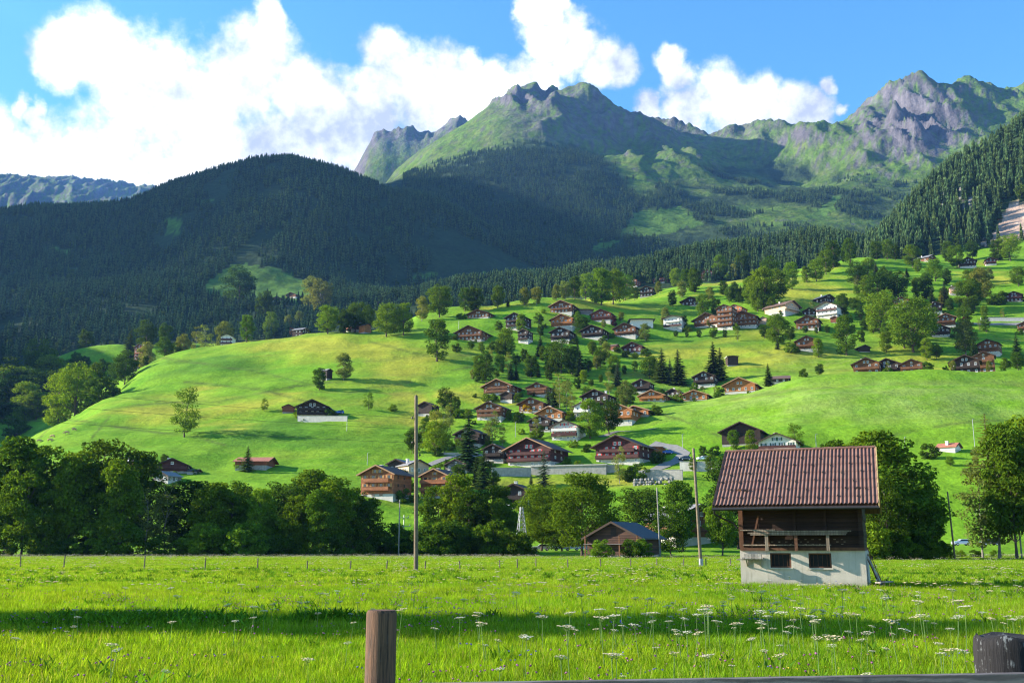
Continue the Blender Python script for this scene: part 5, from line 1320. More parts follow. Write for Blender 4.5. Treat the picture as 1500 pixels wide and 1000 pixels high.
pole(1497, 818, 735, .12, 'thin pole before the trees at the right edge', (), 0, M_POLEG)
pole(591, 800, 754, .10, 'low grey pole with crossarms in the gap left of the tallest pole', (), 0, M_ZINC, dist=226, arms=((.6, 2.2), (2.4, 3.0), (4.0, 2.2)))
for px, pb, pt, lab in ((508, 631, 609, 'thin pale post at the end of the retaining wall on the left hill'), (1428, 655, 614, 'slim dark mast on the slope above the low white farm house'), (1326, 656, 640, 'small lamp post above the dark trees right of the barn'),
                        (1196, 660, 636, 'thin pale post on the slope behind the barn roof'), (1000, 658, 636, 'thin pale post beside the lane bend'), (755, 640, 618, 'thin post on the bright slope beside the dark chalet'), (538, 681, 663, 'thin post behind the left red-brown chalet'), (672, 482, 470, 'white flag pole behind the left upper chalets')):
    p = hit(px, pb, 255); H = CAM_H+float(us(px, pt)[1])*p.y-p.z
    t = thing('lamp_post', lab, 'post', p)
    MB().tube([(0,0,-.3), (0,0,H)], [.11,.08], 8).build('shaft', M_ZINC, t); MB().tube([(0,0,H), (.25,0,H+.12), (.6,0,H+.1)], [.07,.07,.12], 7).build('lamp_head', M_ZINC, t)
p = Vector((float(us(764, 808)[0])*212, 212, 0.0)); H = CAM_H+float(us(764, 742)[1])*212
t = thing('lattice_pylon', 'grey steel lattice pylon at the far meadow edge below the black chalet', 'pylon', p, .3)
q4 = [(-1,-1), (1,-1), (1,1), (-1,1)]; wz = lambda z: 1.0*(1-z/H)**.9*.95+.22
for a_, b_ in q4: MB().tube([(a_*wz(0), b_*wz(0), -.2), (a_*wz(H*.5), b_*wz(H*.5), H*.5), (a_*wz(H), b_*wz(H), H)], [.075]*3, 5).build('leg', M_ZINC, t)
b = MB(); zz = 0
while zz < H-.5:
    st = max(.7, wz(zz)*1.5); z2 = min(H, zz+st)
    for i in range(4):
        (a1, b1), (a2, b2) = q4[i], q4[(i+1) % 4]
        b.tube([(a1*wz(zz), b1*wz(zz), zz), (a2*wz(z2), b2*wz(z2), z2)], [.04]*2, 4).tube([(a2*wz(zz), b2*wz(zz), zz), (a1*wz(z2), b1*wz(z2), z2)], [.04]*2, 4)
    zz = z2
b.build('bracing', M_ZINC, t)

# ------------------------------------------------------------------ fences
M_FPOST = simple('fence_post_wood', (.13,.105,.08), .9, .4, 9, .4)
M_WIRE = simple('fence_wire', (.07,.07,.065), .5, .1, metal=.5)
ft = thing('wire_fence', 'wire pasture fence with thin weathered posts across the far part of the meadow', 'fence', (0,0,0))
prev = None; wb = MB(); rr = random.Random(2)
pts = [(-40,831,811),(30,831,812),(93,832,812),(211,833,813),(300,835,817),(377,834,817),(450,834,823),(513,834,821),(566,835,820),(623,835,823),(674,834,821),(732,832,822),(758,832,818),(785,830,817),(832,832,819),(880,830,819),(924,831,818),(962,829,820),(1001,829,820),(1034,829,821),(1070,829,821)]
for px, pb, pt in pts:
    p = hit(px, pb); H = min(1.5, max(.75, CAM_H+float(us(px, pt)[1])*p.y)); lx, ly = rr.uniform(-.07,.07), rr.uniform(-.05,.05)
    w_ = .055
    b = MB().tube([(p.x, p.y, -.2), (p.x+lx*.5, p.y+ly*.5, H*.5), (p.x+lx, p.y+ly, H)], [w_*1.1, w_, w_*.95], 7); b.build('post', M_FPOST, ft)
    if prev is not None and px <= 623 or prev is not None and px > 740:
        for hh in (.45, .85): wb.tube([prev+Vector((0,-.06,hh)), p+Vector((0,-.06,hh))], [.004]*2, 4, cap=False)
    prev = p.copy()
wb.build('wire', M_WIRE, ft)
def oldwood(name, base, dark, lich):
    m, nt, out = mat(name); q = NT(nt); o = q.obj()
    g = q.noise(14, 8, .75, q.scalev(o, 6, 6, .30), .8); l = q.noise(16, 6, .7, o); c = q.noise(30, 4, .6, q.scalev(o, 3, 3, .06))
    k = q.mix(q.mapr(g, .35, .65, 0, 1), dark, base); k = q.mix(q.mapr(c, .54, .64, 0, .85), k, (.010,.008,.007))
    if lich: k = q.mix(q.mapr(q.math('ADD', q.math('MULTIPLY', l, .6), q.math('MULTIPLY', c, .4)), .55, .62, 0, lich), k, (.19,.20,.20))
    q.l(q.bsdf(k, .85, q.bump(g, .6, .012)), out.inputs[0]); return m
M_OLD = oldwood('old_post', (.19,.092,.048), (.050,.032,.023), .10)
M_OLDL = oldwood('lichened_post', (.026,.023,.024), (.008,.007,.008), .85)
def railmat():
    m, nt, out = mat('grey_rail'); q = NT(nt); o = q.obj()
    w_ = q.n('ShaderNodeTexWave', wave_type='BANDS', bands_direction='Z'); w_.inputs['Scale'].default_value = 9; w_.inputs['Distortion'].default_value = 7; w_.inputs['Detail'].default_value = 3; w_.inputs['Detail Scale'].default_value = 1.2
    q.l(q.scalev(o, .35, 1, 1.3), w_.inputs[0])
    n_ = q.noise(30, 6, .7, q.scalev(o, .1, 1, 1)); k = q.mix(q.mapr(w_.outputs['Fac'], .1, .8, 0, 1), (.075,.066,.066), (.145,.130,.128)); k = q.mix(q.mapr(n_, .55, .7, 0, .7), k, (.045,.04,.05))
    q.l(q.bsdf(k, .8, q.bump(n_, .5, .006)), out.inputs[0]); return m
M_RAIL = railmat()
wf = thing('wooden_fence', 'close wooden fence of two posts and one grey rail along the bottom of the picture', 'fence', (0, 4, 0))
d1 = 4.35; x1 = float(us(558, 940)[0])*d1; z1 = CAM_H+float(us(558, 893)[1])*d1
b = MB(); rr = random.Random(8); path = [(x1, d1-4, -.3), (x1, d1-4, z1*.6), (x1, d1-4, z1-.012), (x1, d1-4, z1)]
b.tube(path, [.066,.0635,.0625,.056], 20); b.build('post', M_OLD, wf)
d2 = 3.98; x2 = float(us(1482, 960)[0])*d2; z2 = CAM_H+float(us(1482, 930)[1])*d2
b = MB(); n_ = 18; rings = []
for z, k in ((-.3,1), (z2*.7,1.0), (z2-.05,1.0), (z2-.012,.97), (z2,.88)):
    rings.append([(x2+k*.135*math.cos(6.283*i/n_)*(1+.06*math.sin(i*2.3)), d2-4+k*.11*math.sin(6.283*i/n_)*(1+.07*math.sin(i*3.1)), z+(.008*math.sin(i*1.7) if z > 1 else 0)) for i in range(n_)])
vs = [v for r__ in rings for v in r__]; fs = [(j*n_+i, j*n_+(i+1) % n_, (j+1)*n_+(i+1) % n_, (j+1)*n_+i) for j in range(4) for i in range(n_)]
b.add(vs, fs, 0, True).add(rings[-1], [tuple(range(n_))]); o = b.build('post', M_OLDL, wf); o['label'] = 'broad black post with pale lichen on top'
ra, rbb = 4.22, 3.76
xa, xb = float(us(640, 1000)[0])*ra, float(us(1500, 985)[0])*rbb
za, zb = CAM_H+float(us(640, 1000)[1])*ra, CAM_H+float(us(1500, 985)[1])*rbb
dx = xb-xa; A0 = Vector((xa-dx*.45, ra+(ra-rbb)*.45-4, za-(zb-za)*.45-.09)); B0 = Vector((xb+dx*.3, rbb-(ra-rbb)*.3-4, zb+(zb-za)*.3-.09))
b = MB(); b.bar(tuple(A0), tuple(B0), .045, .18); b.build('rail', M_RAIL, wf)

# ------------------------------------------------------------------ cars
def paint(name, c):
    m, nt, out = mat(name); q = NT(nt); x = q.n('ShaderNodeBsdfPrincipled'); x.inputs['Base Color'].default_value = (*c, 1); x.inputs['Roughness'].default_value = .3; x.inputs['Coat Weight'].default_value = .6; x.inputs['Metallic'].default_value = .2
    q.l(x.outputs[0], out.inputs[0]); return m
M_TYRE = simple('tyre', (.018,.018,.018), .85, .2); M_RIM = simple('rim', (.5,.5,.52), .35, .1, metal=.8)
M_LAMP = simple('headlight_glass', (.75,.76,.78), .15, .05, spec=.6); M_TAIL = simple('taillight', (.4,.02,.02), .3, .1)
CARS = {'car': dict(prof=[(-2.1,.35),(-2.15,.75),(-1.95,.95),(-1.0,1.02),(-.35,1.45),(1.35,1.48),(2.0,1.05),(2.1,.8),(2.08,.35)], win=[(-.85,1.03),(-.32,1.38),(1.25,1.41),(1.75,1.05)], w=.86),
        'van': dict(prof=[(-2.4,.35),(-2.45,.95),(-2.2,1.15),(-1.55,1.9),(-1.2,1.98),(2.4,2.0),(2.45,1.0),(2.4,.35)], win=[(-1.95,1.2),(-1.45,1.78),(-.3,1.8),(-.3,1.2)], w=.95)}
def car(px, pb, col, label, kind='car', rz=0, dist=None, y0=0):
    d = CARS[kind]
    if dist: u = float(us(px, pb)[0]); p = Vector((u*dist, dist, max(float(road_z(u)), ground(u*dist, dist))+.075))
    else: p = hit(px, pb, y0); p.z += .05
    t = thing('parked_'+kind, label, kind, p, rz)
    w = d['w']; P_ = d['prof']; b = MB()
    n = len(P_); cx = [x for x, z in P_]
    rows = []
    for yy, ins in ((-w, .0), (-w*.86, .05), (w*.86, .05), (w, .0)):
        rows.append([(x*(1 if abs(yy) < w else .985), yy*(1 if z < 1.0 else .86), z+(0 if abs(yy) < w else -.04 if z > .5 else 0)) for x, z in P_])
    vs = [v for r__ in rows for v in r__]; fs = [(j*n+i, j*n+(i+1) % n, (j+1)*n+(i+1) % n, (j+1)*n+i) for j in range(3) for i in range(n)]
    b.add(vs, fs).add(rows[0], [tuple(range(n-1,-1,-1))]).add(rows[3], [tuple(range(n))]); b.build('body', col, t)
    for s in (-1, 1):
        W_ = d['win']; g = MB()
        pts_ = [(x, s*(w*.87+.012) if z > 1.15 else s*(w*.955+.012), z) for x, z in W_]; g.add(pts_+[(x, y-s*.03, z) for x, y, z in pts_], [(0,1,2,3) if s < 0 else (3,2,1,0), (4,7,6,5) if s < 0 else (5,6,7,4), (0,4,5,1), (1,5,6,2), (2,6,7,3), (3,7,4,0)]); g.build('window', M_GLASS, t)
        for x in (-1.3, 1.3):
            wh = MB().tube([(x, s*(w-.22), .33), (x, s*(w+.02), .33)], [.33,.33], 16).build('wheel', M_TYRE, t)
            MB().tube([(x, s*(w+.005), .33), (x, s*(w+.035), .33)], [.2,.19], 12).build('rim', M_RIM, wh)
        x0, x1_ = P_[1][0], P_[-2][0]
        MB().box(x0-.03, x0+.12, s*w*.62-.16, s*w*.62+.16, .62, .78).build('headlight', M_LAMP, t); MB().box(x1_-.1, x1_+.03, s*w*.7-.1, s*w*.7+.1, .65, .85).build('taillight', M_TAIL, t)
    # windscreen and rear window
    (xa_, za_), (xb_, zb_) = d['win'][0], d['win'][1]; k = .8*w
    g = MB(); g.add([(xa_-.12, -k, za_+.03), (xa_-.12, k, za_+.03), (xb_-.06, k*.9, zb_+.02), (xb_-.06, -k*.9, zb_+.02), (xa_-.02, -k, za_), (xa_-.02, k, za_), (xb_+.04, k*.9, zb_-.02), (xb_+.04, -k*.9, zb_-.02)], [(0,3,2,1), (4,5,6,7), (0,1,5,4), (1,2,6,5), (2,3,7,6), (3,0,4,7)]); g.build('windscreen', M_GLASS, t)
    return t
PW, PB, PD, PS, PR = paint('car_white', (.75,.75,.75)), paint('car_blue', (.03,.12,.42)), paint('car_dark', (.025,.028,.045)), paint('car_silver', (.55,.57,.6)), paint('car_red', (.4,.03,.03))
car(823, 806, PW, 'white van parked behind the great round tree', 'van', 0.05, 238.5)
car(793, 806, PS, 'silver car behind the pale broad tree by the pylon', 'car', 0.05, 241)
car(722, 806, PB, 'dark blue car half hidden behind the tree left of the pylon', 'car', 0, 239)
car(748, 806, PD, 'black car behind the trees just left of the pylon', 'car', 0, 239)
car(853, 806, PW, 'white car left of the slate-roofed hut', 'car', 0.03, 241)
car(1409, 797, PS, 'silver estate car on the road right of the barn', 'car', 0.02, 239)
car(1450, 797, PD, 'dark car on the road behind the slim trunks at right', 'car', 0.02, 240)
car(977, 665, PB, 'bright blue car beside the orange garage', 'car', .5, y0=255)
car(497, 606, PB, 'blue car beside the chalet on the left hill', 'car', .1, y0=300)
car(1003, 674, PD, 'black car parked on the terrace left of the barn roof', 'car', .3, y0=255)
car(1030, 674, PW, 'white car parked on the terrace left of the barn roof', 'car', .3, y0=255)
# ------------------------------------------------------------------ walls and terraces
M_CONC = simple('concrete', (.31,.29,.255), .9, .25, 1.0, .15); M_CONCL = simple('pale_concrete', (.46,.43,.385), .9, .15, .8, .1)
def wall(px0, px1, pt, pb, label, m=M_CONC, th=.5, name='retaining_wall', cap=None, y0=255, d=None):
    a_, b_ = (hit(px0, pb, y0), hit(px1, pb, y0)) if d is None else [Vector((float(us(x, pb)[0])*d, d, ground(float(us(x, pb)[0])*d, d))) for x in (px0, px1)]
    H = CAM_H+float(us(px0, pt)[1])*a_.y-a_.z; H2 = CAM_H+float(us(px1, pt)[1])*b_.y-b_.z; H = max(.8, (H+H2)/2)
    c = (a_+b_)/2; L = (b_-a_).length; t = thing(name, label, 'wall', c, math.atan2(b_.y-a_.y, b_.x-a_.x))
    dz = (b_.z-a_.z)/2; bb = MB(); n = max(3, int(L/3))
    vs = []
    for y in (0, th):
        for i in range(n+1):
            x = -L/2+L*i/n; g = a_.lerp(b_, i/n)
            vs += [(x, y, g.z-c.z-1.5), (x, y, (0 if cap else g.z-c.z)+H)]
    m_ = 2*(n+1); fs = []
    for i in range(n):
        k = 2*i; fs += [(k, k+2, k+3, k+1), (m_+k, m_+k+1, m_+k+3, m_+k+2), (k+1, k+3, m_+k+3, m_+k+1)]
    fs += [(0, 1, m_+1, m_), (2*n, m_+2*n, m_+2*n+1, 2*n+1)]
    bb.add(vs, fs).build('wall_face', m, t)
    if cap: MB().box(-L/2-.3, L/2+.3, -.35, cap, H+.004, H+.34).build('flat_roof', M_CONCL, t)
    else:
        cb_ = MB()
        for i in range(n):
            cb_.bar((-L/2+L*i/n, th/2-.05, vs[2*i+1][2]+.06), (-L/2+L*(i+1)/n, th/2-.05, vs[2*i+3][2]+.06), th+.14, .11)
        cb_.build('coping', M_CONCL, t)
    return t
wall(778, 888, 682, 695, 'long grey garage wall with pale flat roof between the two red-shuttered chalets', cap=7, name='garage_wall')
wall(720, 778, 685, 698, 'grey concrete wall below the left red-shuttered chalet')
wall(868, 906, 681, 692, 'grey concrete wall under the right red-shuttered chalet')
wall(436, 508, 609, 617, 'pale retaining wall under the wide dark chalet on the left hill', M_CONCL, y0=300)
wall(945, 1000, 688, 703, 'grey terrace wall right of the large dark round bush')
wall(996, 1070, 676, 690, 'white terrace wall with parked cars left of the barn roof', M_CONCL, y0=255)
wall(1437, 1505, 465, 471, 'pale wall along the lane at the right edge', M_CONCL, y0=450)
wall(640, 700, 663, 667, 'low pale wall along the lane left of the black shed-like chalet', M_CONCL)
p0, p1 = hit(930, 711, 255), hit(988, 709, 255); rr = random.Random(12); M_BOULD = simple('boulder_stone', (.20,.19,.17), .9, .4, 2, .5)
bw = thing('boulder_wall', 'low wall of grey boulders below the terrace', 'wall', (p0+p1)/2)
for i in range(46):
    k = rr.random(); c = p0.lerp(p1, k)-(p0+p1)/2; lv = rr.randrange(3); r_b = rr.uniform(.45, .75); vv = []
    bm_ = MB(); n_ = 7
    for z_, kk in ((-.6,.6), (-.15,1), (.25,.95), (.55,.55)):
        for j in range(n_): vv.append((c.x+r_b*kk*math.cos(6.283*j/n_)*rr.uniform(.85,1.15), c.y+r_b*kk*math.sin(6.283*j/n_)*rr.uniform(.85,1.15)+lv*.4, c.z+lv*.85+r_b*z_*1.2))
    bm_.add(vv, [(a_*n_+j, a_*n_+(j+1) % n_, (a_+1)*n_+(j+1) % n_, (a_+1)*n_+j) for a_ in range(3) for j in range(n_)]+[tuple(range(3*n_, 4*n_))]); bm_.build('boulder', M_BOULD, bw)
# lanes of the village
def lane(pts, wd, label, name='lane'):
    V_ = [hit(x, y, y0) for x, y, y0 in pts]; P_ = []
    for a_, b_ in zip(V_[:-1], V_[1:]):
        n = max(2, int((b_-a_).length/2.5))
        for i in range(n): P_.append(a_.lerp(b_, i/n))
    P_.append(V_[-1]); vs = []
    for i, p in enumerate(P_):
        d_ = (P_[min(i+1, len(P_)-1)]-P_[max(i-1, 0)]); d_.z = 0; d_.normalize(); n_ = Vector((-d_.y, d_.x, 0))
        for s in (-1, -.33, .33, 1):
            v = p+n_*wd/2*s; vs.append((v.x, v.y, ground(v.x, v.y)+.16))
    fs = [(4*i+k, 4*i+4+k, 4*i+5+k, 4*i+1+k) for i in range(len(P_)-1) for k in range(3)]
    tag(MB().add(vs, fs, 0, True).build(name, M_ASPH), label, 'lane', kind='structure')
lane([(925,696,255),(960,688,255),(990,676,255),(1002,664,255),(985,655,255),(955,650,255)], 4.5, 'grey lane curving up behind the orange garage')
lane([(880,640,255),(905,632,255),(960,628,255)], 3, 'lane right of the white chalet')
lane([(560,690,255),(612,688,255),(660,669,255),(700,667,255),(735,668,255)], 3.5, 'lane passing above the red-brown twin chalets')
lane([(1395,474,441),(1440,475,441),(1500,474,441)], 4, 'pale lane at the right edge')
# ------------------------------------------------------------------ grazing cattle, far off
M_COW = simple('tan_hide', (.42,.27,.15), .9, .3, 2, 0)
cme = None
for i, (px, py, rz) in enumerate(((57,648,.3),(77,641,2.8),(73,647,.1),(108,631,1.2),(98,636,3.3))):
    p = hit(px, py, 300)
    if cme is None:
        V_ = [(0,0,1.05),(.75,0,1.12),(-.75,0,1.1),(1.15,0,1.0),(1.5,0,.62),(1.72,0,.35),(.62,.24,.72),(.60,.25,.38),(.62,.25,0),(.62,-.24,.72),(.66,-.25,.38),(.62,-.25,0),(-.68,.24,.75),(-.80,.25,.42),(-.72,.25,0),(-.68,-.24,.75),(-.76,-.25,.42),(-.68,-.25,0),(-1.0,0,1.1),(-1.08,0,.6)]
        E_ = [(0,1),(0,2),(1,3),(3,4),(4,5),(1,6),(6,7),(7,8),(1,9),(9,10),(10,11),(2,12),(12,13),(13,14),(2,15),(15,16),(16,17),(2,18),(18,19)]
        rad = [.36,.33,.32,.2,.17,.11,.13,.075,.07,.13,.075,.07,.15,.08,.07,.15,.08,.07,.05,.04]
        cme = bpy.data.meshes.new('cow'); cme.from_pydata(V_, E_, []); cme.materials.append(M_COW); bmm = bmesh.new(); bmm.from_mesh(cme); bmm.verts.layers.skin.verify(); bmm.to_mesh(cme); bmm.free()
        for k, r__ in enumerate(rad): cme.skin_vertices[0].data[k].radius = (r__, r__*1.1); 
        cme.skin_vertices[0].data[0].use_root = True
    o = link('cow', cme); o.location = p; o.rotation_euler = (0, 0, rz); o.modifiers.new('skin', 'SKIN'); sd = o.modifiers.new('smooth', 'SUBSURF'); sd.levels = sd.render_levels = 1
    tag(o, 'tiny tan cow grazing on the sunny left end of the hill', 'cow', 'cattle on the left hill')
# ------------------------------------------------------------------ meadow grass and flowers
def grassmat(name, a, b, c_, trans=.5):
    m, nt, out = mat(name); q = NT(nt); p = q.pos()
    oi = q.n('ShaderNodeObjectInfo').outputs['Random']; isl = q.n('ShaderNodeNewGeometry').outputs['Random Per Island']
    v2 = q.noise(.16, 4, .5, p); v3 = q.noise(.9, 4, .6, p)
    k = q.mix(q.mapr(v2, .38, .62, 0, 1), a, b); k = q.mix(q.mapr(v3, .5, .72, 0, .75), k, c_)
    f = q.math('MULTIPLY', q.mapr(oi, 0, 1, .7, 1.3), q.mapr(isl, 0, 1, .6, 1.4))
    k = q.mix(q.mapr(q.math('FRACT', q.math('MULTIPLY', isl, 17.3)), .92, .94, 0, .8), k, (.36,.33,.12))
    mul = q.n('ShaderNodeVectorMath', operation='SCALE'); q.l(k, mul.inputs[0]); q.l(f, mul.inputs['Scale'])
    d = q.n('ShaderNodeBsdfDiffuse'); q.l(mul.outputs[0], d.inputs[0]); t = q.n('ShaderNodeBsdfTranslucent')
    w_ = q.n('ShaderNodeVectorMath', operation='MULTIPLY'); q.l(mul.outputs[0], w_.inputs[0]); w_.inputs[1].default_value = (1.35, 1.2, .5); q.l(w_.outputs[0], t.inputs[0])
    ms = q.n('ShaderNodeMixShader'); ms.inputs[0].default_value = trans; q.l(d.outputs[0], ms.inputs[1]); q.l(t.outputs[0], ms.inputs[2]); q.l(ms.outputs[0], out.inputs[0]); return m
M_GRASS = grassmat('meadow_grass', (.165,.32,.014), (.235,.355,.018), (.10,.225,.012))
M_HERB = grassmat('meadow_herb', (.085,.20,.016), (.11,.23,.018), (.065,.15,.013), .45)
def tuft(seed, n, h, rad, wd, ml, lean=.45):
    r = random.Random(seed); V = []; Fs = []
    for i in range(n):
        a = r.uniform(0, 6.283); rr = rad*math.sqrt(r.random()); x, y = rr*math.cos(a), rr*math.sin(a)
        b = r.uniform(0, 6.283); L = h*r.uniform(.5, 1.25); w_ = wd*r.uniform(.7, 1.3); dx, dy = math.cos(b), math.sin(b); le = L*lean*r.uniform(.2, 1.2)
        px, py = -dy*w_/2, dx*w_/2; o = len(V)
        for t, k in ((0,1), (.45,.85), (.8,.5), (1,.06)):
            cx, cyy, cz = x+dx*le*t*t, y+dy*le*t*t, L*t*(1-.18*t*lean)
            V += [(cx-px*k, cyy-py*k, cz), (cx+px*k, cyy+py*k, cz)]
        for s in range(3): Fs.append((o+2*s, o+2*s+1, o+2*s+3, o+2*s+2))
    return mesh_np('tuft', np.array(V), np.array(Fs), [ml])
NEAR = [tuft(i, 66, .26, .27, .0095, M_GRASS) for i in range(4)]
FARG = [tuft(10+i, 44, .20, .42, .028, M_GRASS) for i in range(3)]
HERB = [tuft(20+i, 22, .34, .17, .055, M_HERB, .9) for i in range(3)]
r = np.random.RandomState(77)
def fan(y0, y1, per, u=.66):
    n = int(u*(y1**2-y0**2)*per); y = np.sqrt(r.uniform(y0**2, y1**2, n)); x = r.uniform(-u, u, n)*y
    return x, y
X = []; Y = []; S = []; I = []
for y0, y1, per, ks, sc_ in ((9, 26, 26, (0,4), (.75,1.2)), (26, 52, 12, (0,4), (.75,1.1)), (52, 110, 3.6, (4,7), (.7,1.1)), (110, 214, 1.3, (4,7), (.85,1.3))):
    x, y = fan(y0, y1, per); n = len(x)
    X.append(x); Y.append(y); S.append(r.uniform(*sc_, n)); I.append(r.randint(ks[0], ks[1], n))
X, Y, S, I = map(np.concatenate, (X, Y, S, I))
S = S*(1+.5*fbm(X/7, Y/9, 3))
def inside_barn(x, y, mg=.1):
    lx = (x-org.x)*ca-(y-org.y)*sa; ly = (x-org.x)*sa+(y-org.y)*ca
    return (lx > -mg) & (lx < BW+mg) & (ly > -mg) & (ly < BD+mg)
keep = ~inside_barn(X, Y)
X, Y, S, I = X[keep], Y[keep], S[keep], I[keep]
scatter('grass', np.stack([X, Y, np.full(len(X), -.07)], 1), S, r.uniform(0, 6.28, len(X)), I, NEAR+FARG, 'tall bright green hay grass growing all over the meadow', 'grass')
x, y = fan(9, 90, .8); kp = (fbm(x/4, y/5, 3) > .06) & ~inside_barn(x, y); x, y = x[kp], y[kp]
# a weedy patch at the left, whose outline stands up out of the shade
xe = r.normal(-9.3, 1.5, 240); ye = r.normal(25.5, .9, 240); x = np.concatenate([x, xe]); y = np.concatenate([y, ye])
xe = r.normal(-4.6, .5, 60); ye = r.normal(26.5, .5, 60); x = np.concatenate([x, xe]); y = np.concatenate([y, ye])
scatter('herbs', np.stack([x, y, np.full(len(x), -.05)], 1), np.concatenate([r.uniform(.6, 1.1, len(x)-300), r.uniform(.8, 1.35, 300)]), r.uniform(0, 6.28, len(x)), r.randint(0, 3, len(x)), HERB, 'dark broad-leaved weeds between the meadow grass', 'weeds')
M_UMB = leafmat('umbel_white', (.50,.485,.38), trans=.25, warm=(1,1,.9), var=.12, islands=False); M_STEM = simple('flower_stem', (.12,.19,.05), .8, .2, 8, 0)
M_CLOV = simple('clover_pink', (.30,.10,.20), .9, .4, 20, 0); M_BLUE = simple('bellflower_blue', (.12,.10,.35), .9, .3, 20, 0); M_YEL = simple('buttercup', (.55,.42,.02), .8, .2, 20, 0)
def umbel(seed, h, R0):
    r_ = random.Random(seed); st = MB(); hd = MB(); heads = [(0, 0, h, R0)]
    for hx, hy, hz, rr in heads:
        tx, ty = r_.uniform(-.35,.35), r_.uniform(-.35,.35); hx, hy = tx*.35, ty*.35
        st.tube([(0,0,-.1), (tx*.25, ty*.25, hz*.55), (hx, hy, hz-rr*.45)], [.007,.006,.005], 5)
        for k in range(17):
            a = k*2.4; q_ = rr*math.sqrt((k+.5)/17); x, y = hx+q_*math.cos(a), hy+q_*math.sin(a); z = hz+.18*(rr-q_)+(tx*(x-hx)+ty*(y-hy))*.6+r_.uniform(-.008,.008)
            st.tube([(hx, hy, hz-rr*.5), (x, y, z-.004)], [.0022,.0015], 3, cap=False)
            s = rr*.235; n_ = 6; ring = [(x+s*math.cos(6.283*j/n_)*r_.uniform(.7,1.2), y+s*math.sin(6.283*j/n_)*r_.uniform(.7,1.2), z+r_.uniform(-.004,.006)) for j in range(n_)]
            hd.add(ring+[(x, y, z+s*.35)], [(j, (j+1) % n_, n_) for j in range(n_)])
    for k in range(0):
        z = h*(.2+.17*k); a = r_.uniform(0, 6.28); st.add([(0,0,z), (math.cos(a-.3)*.14, math.sin(a-.3)*.14, z+.05), (math.cos(a)*.24, math.sin(a)*.24, z+.02), (math.cos(a+.3)*.14, math.sin(a+.3)*.14, z+.05)], [(0,1,2,3)])
    return st.mesh('stem', M_STEM), hd.mesh('flower_head', M_UMB)
UMB = [umbel(i, h, R_) for i, (h, R_) in enumerate(((.72,.10),(.82,.115),(.64,.085),(.90,.12),(.74,.095),(.6,.075)))]
spots = []
for px, py in ((115,920),(103,930),(320,905),(372,915),(340,930),(365,918),(395,900),(385,912),(545,935),(600,893),(512,920),(880,935),(868,932),(905,940),(945,935),(980,930),(950,922),(920,938),(1012,935),(1020,928),(1035,925),(1060,945),(1100,952),(1110,938),(1130,930),(1150,942),(1165,950),(1180,938),(1190,922),(1185,915),(1200,935),(1215,945),(1240,922),(1290,930),(1300,915),(1310,920),(1320,940),(1335,935),(1355,925),(1372,920),(1395,940),(1400,952),(1415,945),(1465,935),(1480,925),(1490,930),(1440,920),(830,935),(795,940),(700,935),(760,950),(1120,975),(1090,965),(940,955),(1270,965),(1380,975),(1010,965),(1340,960),(640,900),(1130,960),(1250,945),(1360,950)):
    spots.append((px, py+22))
rr = random.Random(21)
def fl_ok(x, y): return not bool(inside_barn(np.array(x), np.array(y), .3))
pos_ = []
for px, py in spots:
    p = hit(px, min(py, 996)); 
    if fl_ok(p.x, p.y): pos_.append((p.x, p.y))
while len(pos_) < 300:
    u = rr.betavariate(2.4, 1.3)*1.1-.55; y = rr.uniform(12, 34) if rr.random() < .6 else rr.uniform(12, 60); x = u*y
    if fl_ok(x, y) and (float(fbm(np.array(x/3.0), np.array(y/4.0), 3)) > -.12): pos_.append((x, y))
pos_.sort(key=lambda p: p[1])
for i, (x, y) in enumerate(pos_[:300]):
    sm, hm = UMB[rr.randrange(6)]; s = rr.uniform(.6, 1.05)
    t = thing('wild_flower', 'white flat-topped wild flower on a thin stem among the meadow grass', 'flower', (x, y, -.05), rr.uniform(0, 6.28), 'white umbel flowers of the meadow', s)
    link('stem', sm, t); link('flower_head', hm, t)
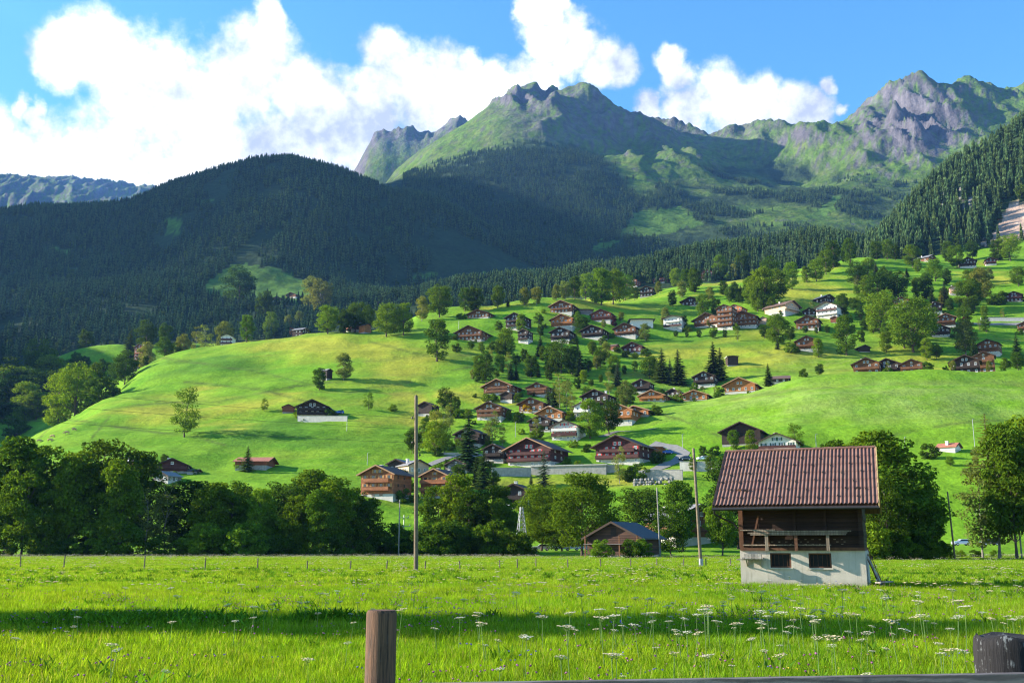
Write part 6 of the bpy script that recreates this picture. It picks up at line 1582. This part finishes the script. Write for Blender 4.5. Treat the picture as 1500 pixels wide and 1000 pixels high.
# beyond those: the white haze of flowers, and small coloured heads
def head(seed, n, sp, s, z0, z1, m_, flat=1):
    r_ = random.Random(seed); b = MB()
    for i in range(n):
        x, y, z = r_.uniform(-sp, sp), r_.uniform(-sp, sp), r_.uniform(z0, z1); k = s*r_.uniform(.7, 1.3); n_ = 6
        b.add([(x+k*math.cos(6.283*j/n_), y+k*math.sin(6.283*j/n_), z+r_.uniform(-.01,.01)) for j in range(n_)]+[(x, y, z+k*.5*flat), (x, y, z-k*.6*flat)], [(j, (j+1) % n_, n_) for j in range(n_)]+[((j+1) % n_, j, n_+1) for j in range(n_)])
    return b.mesh('flower_cluster', m_)
FH = [head(i, 5, .5, .075, .30, .52, M_UMB, .5) for i in range(3)]
ymin = pos_[299][1]
x, y = fan(40, 212, .075); kp = (fbm(x/9, y/16, 3) > -.05) | (y > 120); x, y = x[kp], y[kp]; kp = ~inside_barn(x, y, .4); x, y = x[kp], y[kp]
xe, ye = fan(150, 212, .20); kp = (xe < 5) | (xe > 85); x = np.concatenate([x, xe[kp]]); y = np.concatenate([y, ye[kp]])
scatter('flowers', np.stack([x, y, np.zeros(len(x))], 1), r.uniform(.7, 1.2, len(x)), r.uniform(0, 6.28, len(x)), r.randint(0, 3, len(x)), FH, 'white specks of countless umbel flowers towards the far meadow edge', 'flowers')
CL = [head(30, 4, .3, .017, .25, .42, M_CLOV, 1.4), head(31, 3, .3, .016, .25, .45, M_BLUE, 1.2), head(32, 4, .3, .015, .3, .48, M_YEL, .6)]
x, y = fan(10, 48, 1.5); n = len(x); k = r.choice([0, 0, 0, 0, 1, 2], n); fb = fbm(x/4+k*9, y/5, 3); kp = fb > .0; x, y, k = x[kp], y[kp], k[kp]
scatter('clover_flowers', np.stack([x, y, np.zeros(len(x))], 1), r.uniform(.7, 1.2, len(x)), r.uniform(0, 6.28, len(x)), k, CL, 'small pink, blue and yellow flower heads low in the meadow grass', 'flowers')
# ------------------------------------------------------------------ the air
M, nt, out = mat('air'); q = NT(nt)
pv = q.n('ShaderNodeVolumePrincipled'); pv.inputs['Density'].default_value = HAZE; pv.inputs['Color'].default_value = (.20,.44,1,1); pv.inputs['Anisotropy'].default_value = .2
q.l(pv.outputs[0], out.inputs['Volume'])
ztop = float(Z.max())+60
tag(MB().box(-16000, 16000, -300, 9800, -1.6, ztop).build('haze', M), 'thin blue air lying over the whole valley', 'haze', kind='stuff')
